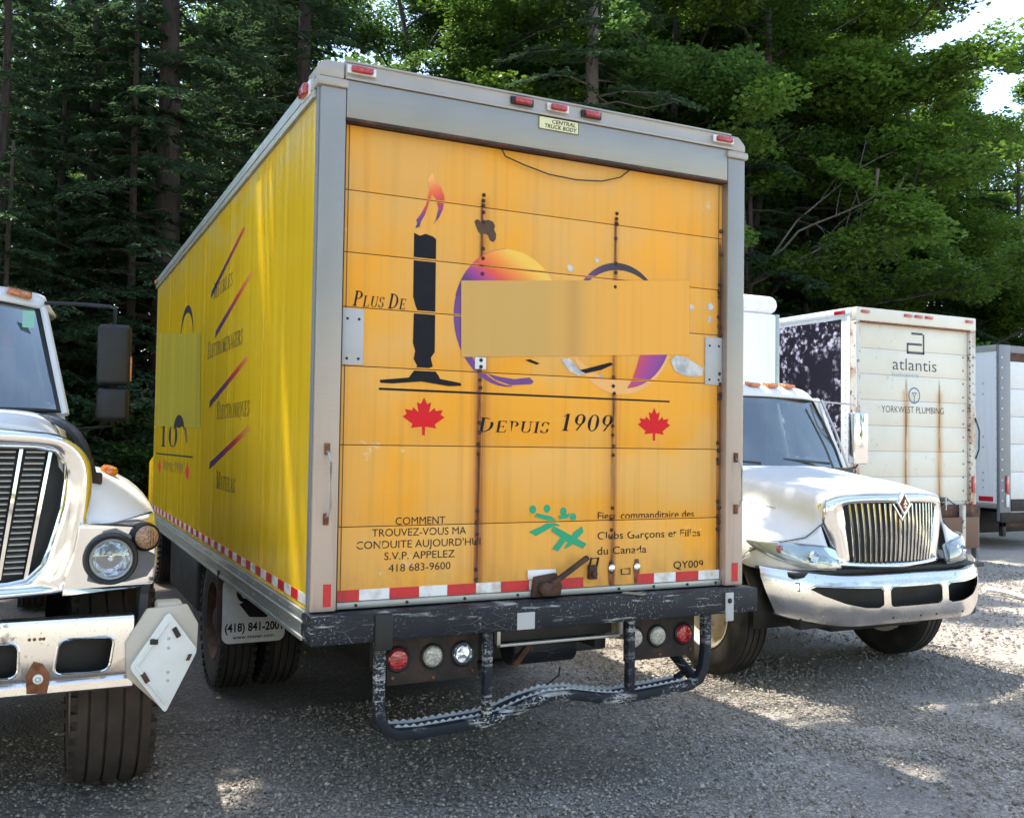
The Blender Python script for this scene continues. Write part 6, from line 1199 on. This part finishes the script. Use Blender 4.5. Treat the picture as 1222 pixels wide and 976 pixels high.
UND = [('hemlow', 5, 15, .2, .85, 'small evergreen with drooping fronds beside the left cab window'), ('shrubB', 100, 15.5, 1, 1.2, 'bush under the black mirror, nearest the trunks'), ('shrubA', 75, 17, 2, 1.2, 'bush low behind the left truck windshield edge'), ('shrubB', 138, 16, 3, 1.1, 'bush just left of the yellow box front end'), ('shrubA', 160, 19, 4, 1.4, 'bush farther back beside the thick trunk'),
       ('hemlow', 1000, 24, 1.1, 1.3, 'low dark evergreen behind the white cargo box'), ('hemlow', 1190, 34, 2.1, 1.3, 'low evergreen above the far trailer roof'), ('hemlow', 890, 22, 3.1, 1.35, 'low evergreen filling the gap right of the yellow box'), ('hemlow', 1090, 28, 4.4, 1.4, 'low evergreen directly over the cream box roof'), ('shrubB', 60, 20, 5, 1.6, 'tall bush deep between the left trunks'), ('shrubA', 120, 22, 6, 1.8, 'wide bush deep in the shade under the evergreens')]
for k, px, dist, rz, sc, lab in UND:
    p = far(px, dist); hl = k == 'hemlow'; plant(k, 'young_hemlock' if hl else 'shrub', (p.x, p.y, .1), rz, sc, lab, 'undergrowth at the wood edge', cat='tree' if hl else 'bush', stem='trunk' if hl else 'stems', crown='crown' if hl else 'leaves')
# bare arching branches reaching over the right hand truck
rng = np.random.default_rng(9); bb = []
root = far(897, 17.2, 2.6)
for (pa, da), (pm, dm), (pb, db) in ((((892, 350), 17), ((950, 245), 16.8), ((1075, 175), 16.5)), (((895, 330), 17), ((980, 240), 16.4), ((1100, 222), 15.5)), (((893, 345), 17), ((985, 275), 16), ((1110, 268), 15)), (((896, 335), 17), ((1000, 300), 16), ((1065, 290), 15.5)), (((1047, 210), 16), ((1050, 250), 15.8), ((1058, 295), 15.6))):
    A_, B_, C_ = (CAM+ray(*q)*(d*1.3) for q, d in ((pa, da), (pm, dm), (pb, db))); P = [A_*(1-t)**2+B_*2*t*(1-t)+C_*t*t for t in np.linspace(0, 1, 10)]; P = [p+Vector(rng.normal(0, .05, 3)) for p in P]; bb.append((P, .035, .008, 6))
    for i in (4, 5, 6, 7, 8):
        e = P[i]+Vector(rng.normal(0, .5, 3))+(C_-A_)*.12; bb.append(([P[i], (P[i]+e)/2+Vector((0, 0, .1)), e], .012, .003, 4))
p0 = CAM+ray(893, 345)*22.1; bb.append(([Vector((p0.x, p0.y, -.2)), Vector((p0.x+.05, p0.y, 1.5)), p0, p0+Vector((-.1, .1, 2.0))], .10, .05, 8))
d = empty('dead_tree', (0, 0, 0)); tag(d, 'leafless small tree with bare arching branches right of the yellow box', 'tree'); branch_mesh(bb).obj('bare_branches', 'pale_bark', d, smooth=True)
# forest mass behind everything
def far_wood():
    rng = np.random.default_rng(77); n = 170000; a = rng.uniform(0, 1, n); px = -1100+a*2290; cx = []
    dist = rng.uniform(37, 50, n); v = np.array([[*(ray(p, 510))] for p in np.linspace(-1150, 1300, 300)]); vi = np.clip(((px+1150)/2450*299).astype(int), 0, 299)
    P = np.array(CAM)[None]+v[vi]*dist[:, None]; top = np.where(px < 390, 18., np.where(px < 640, 17., 19.))+2*np.sin(px*.021)+1.5*np.sin(px*.057+1)-np.clip((px-1080)/100, 0, 9)*9; P[:, 2] = rng.random(n)**.8*np.maximum(top, 3)
    N = unit(rng.normal(0, .6, (n, 3))+np.array([0, -.2, 1])); D = rng.normal(0, 1, (n, 3)); D = unit(D-N*np.sum(D*N, 1)[:, None]); L = rng.uniform(.26, .52, n)
    V, Fc = kites(P, D, N, L, L*.8); o = np_mesh('far_wood', V, Fc, ['beech_leaf_green']); tag(o, 'dense dark green wood filling the gaps between the nearer trees', 'wood', kind='stuff')
far_wood()
BACK = [(-26, -20, 'beech', 'westmost'), (-19, -28, 'mapleA', 'second'), (-10, -32, 'hemA', 'third'), (-2, -30, 'mapleB', 'fourth'), (6, -33, 'beech', 'fifth'), (14, -29, 'mapleA', 'sixth'), (22, -26, 'hemB', 'seventh'), (30, -20, 'mapleB', 'eastmost'), (-13, -6, 'mapleB', 'near left'), (-14.5, 1, 'beech', 'left hand'), (-16, 8, 'mapleA', 'far left hand'), (-15, 15, 'hemA', 'leftmost dark')]
for i, (x, y, k, o) in enumerate(BACK):
    nm = {'h': 'hemlock_tree', 'm': 'maple_tree', 'b': 'beech_tree'}[k[0]]; plant(k, nm, (x, y, 0), i*1.3, 1.05, o+' tree of the row across the yard, reflected in the trucks\' glass', 'trees across the yard')
# overhanging bough of a roadside tree standing left of the yard: its leaves throw the dappled shade
def overhang():
    rng = np.random.default_rng(5); T = empty('overhanging_maple', (-9.0, 6.5, 0)); tag(T, 'maple left of the yard whose high limbs spread over the trucks', 'tree'); O = np.array((-9.0, 6.5, 0)); paths = [(bend((0, 0, -.3), (.6, -.3, 13), rng, 6, .08), .34, .12, 12)]; cl = []
    # ground targets to be shaded (x, y, radius)
    TG = [(.6, -1.0, .9), (1.8, -1.6, .9), (-.42, 1.35, .28), (4.2, 1.75, .30), (4.75, 1.35, .30), (5.35, 1.5, .22), (4.5, .75, .18), (-.02, .25, .25), (-1.2, 3.0, .4), (-.2, 4.3, .8), (4.35, -.25, .55), (5.0, .05, .45), (4.7, -.8, .8), (5.8, -.3, .6), (4.0, -1.6, .6), (-.45, 2.4, .6), (-.4, 3.4, .8), (-.9, .2, .42), (-1.6, -.6, .7),  (6.6, .0, .5), (-.3, 5.2, 1.0), (-.5, 7.2, 1.3), (-.5, 6.2, .9), (-.6, 4.6, .8), (.42, .55, .38), (.45, 1.0, .36), (3.55, .1, .25), (3.9, -.5, .38), (4.2, .3, .26), (3.5, -.95, .3), (.5, 1.3, .6), (.5, 2.3, .8), (.5, 3.5, .9), (.5, 4.8, .9), (.5, 6.0, .9), (3.0, 3.4, .5), (3.1, 5.5, .8), (7.4, -.9, .7), (9.2, 3.9, .6), (8.2, 3.0, .5)]
    for i, (gx, gy, r) in enumerate(TG):
        h_ = 10.5+rng.uniform(0, 3.0); c = np.array((gx, gy, 0))+np.array(SUN)/SUN.z*h_-O; st = np.array((.5, -.2, 7.5+rng.uniform(0, 4))); paths.append((bend(st, c, rng, 5, .10, .8), .09, .02, 6)); m = int(55*r*r/.36)
        for j in range(m):
            q = rng.normal(0, 1, 3); q /= np.linalg.norm(q); q *= rng.random()**.5; cl.append((c+q*np.array([r, r, .5]), .26))
    C0 = np.array([c[0] for c in cl]); per = 34; n = len(C0)*per; idx = np.repeat(np.arange(len(C0)), per); off = unit(rng.normal(0, 1, (n, 3)))*(rng.random(n)**.45)[:, None]*np.array([.24, .24, .10]); P = C0[idx]+off
    N = unit(np.stack([rng.normal(0, .35, n), rng.normal(0, .35, n), np.ones(n)], 1)); D = rng.normal(0, 1, (n, 3)); D = unit(D-N*np.sum(D*N, 1)[:, None]); L = rng.uniform(.09, .15, n); V, Fc = kites(P, D, N, L, L*.8)
    branch_mesh(paths).obj('trunk', 'grey_brown_bark', T, smooth=True); np_mesh('crown', V, Fc, ['maple_leaf_green'], None, T); print('overhang leaves', n)
overhang()
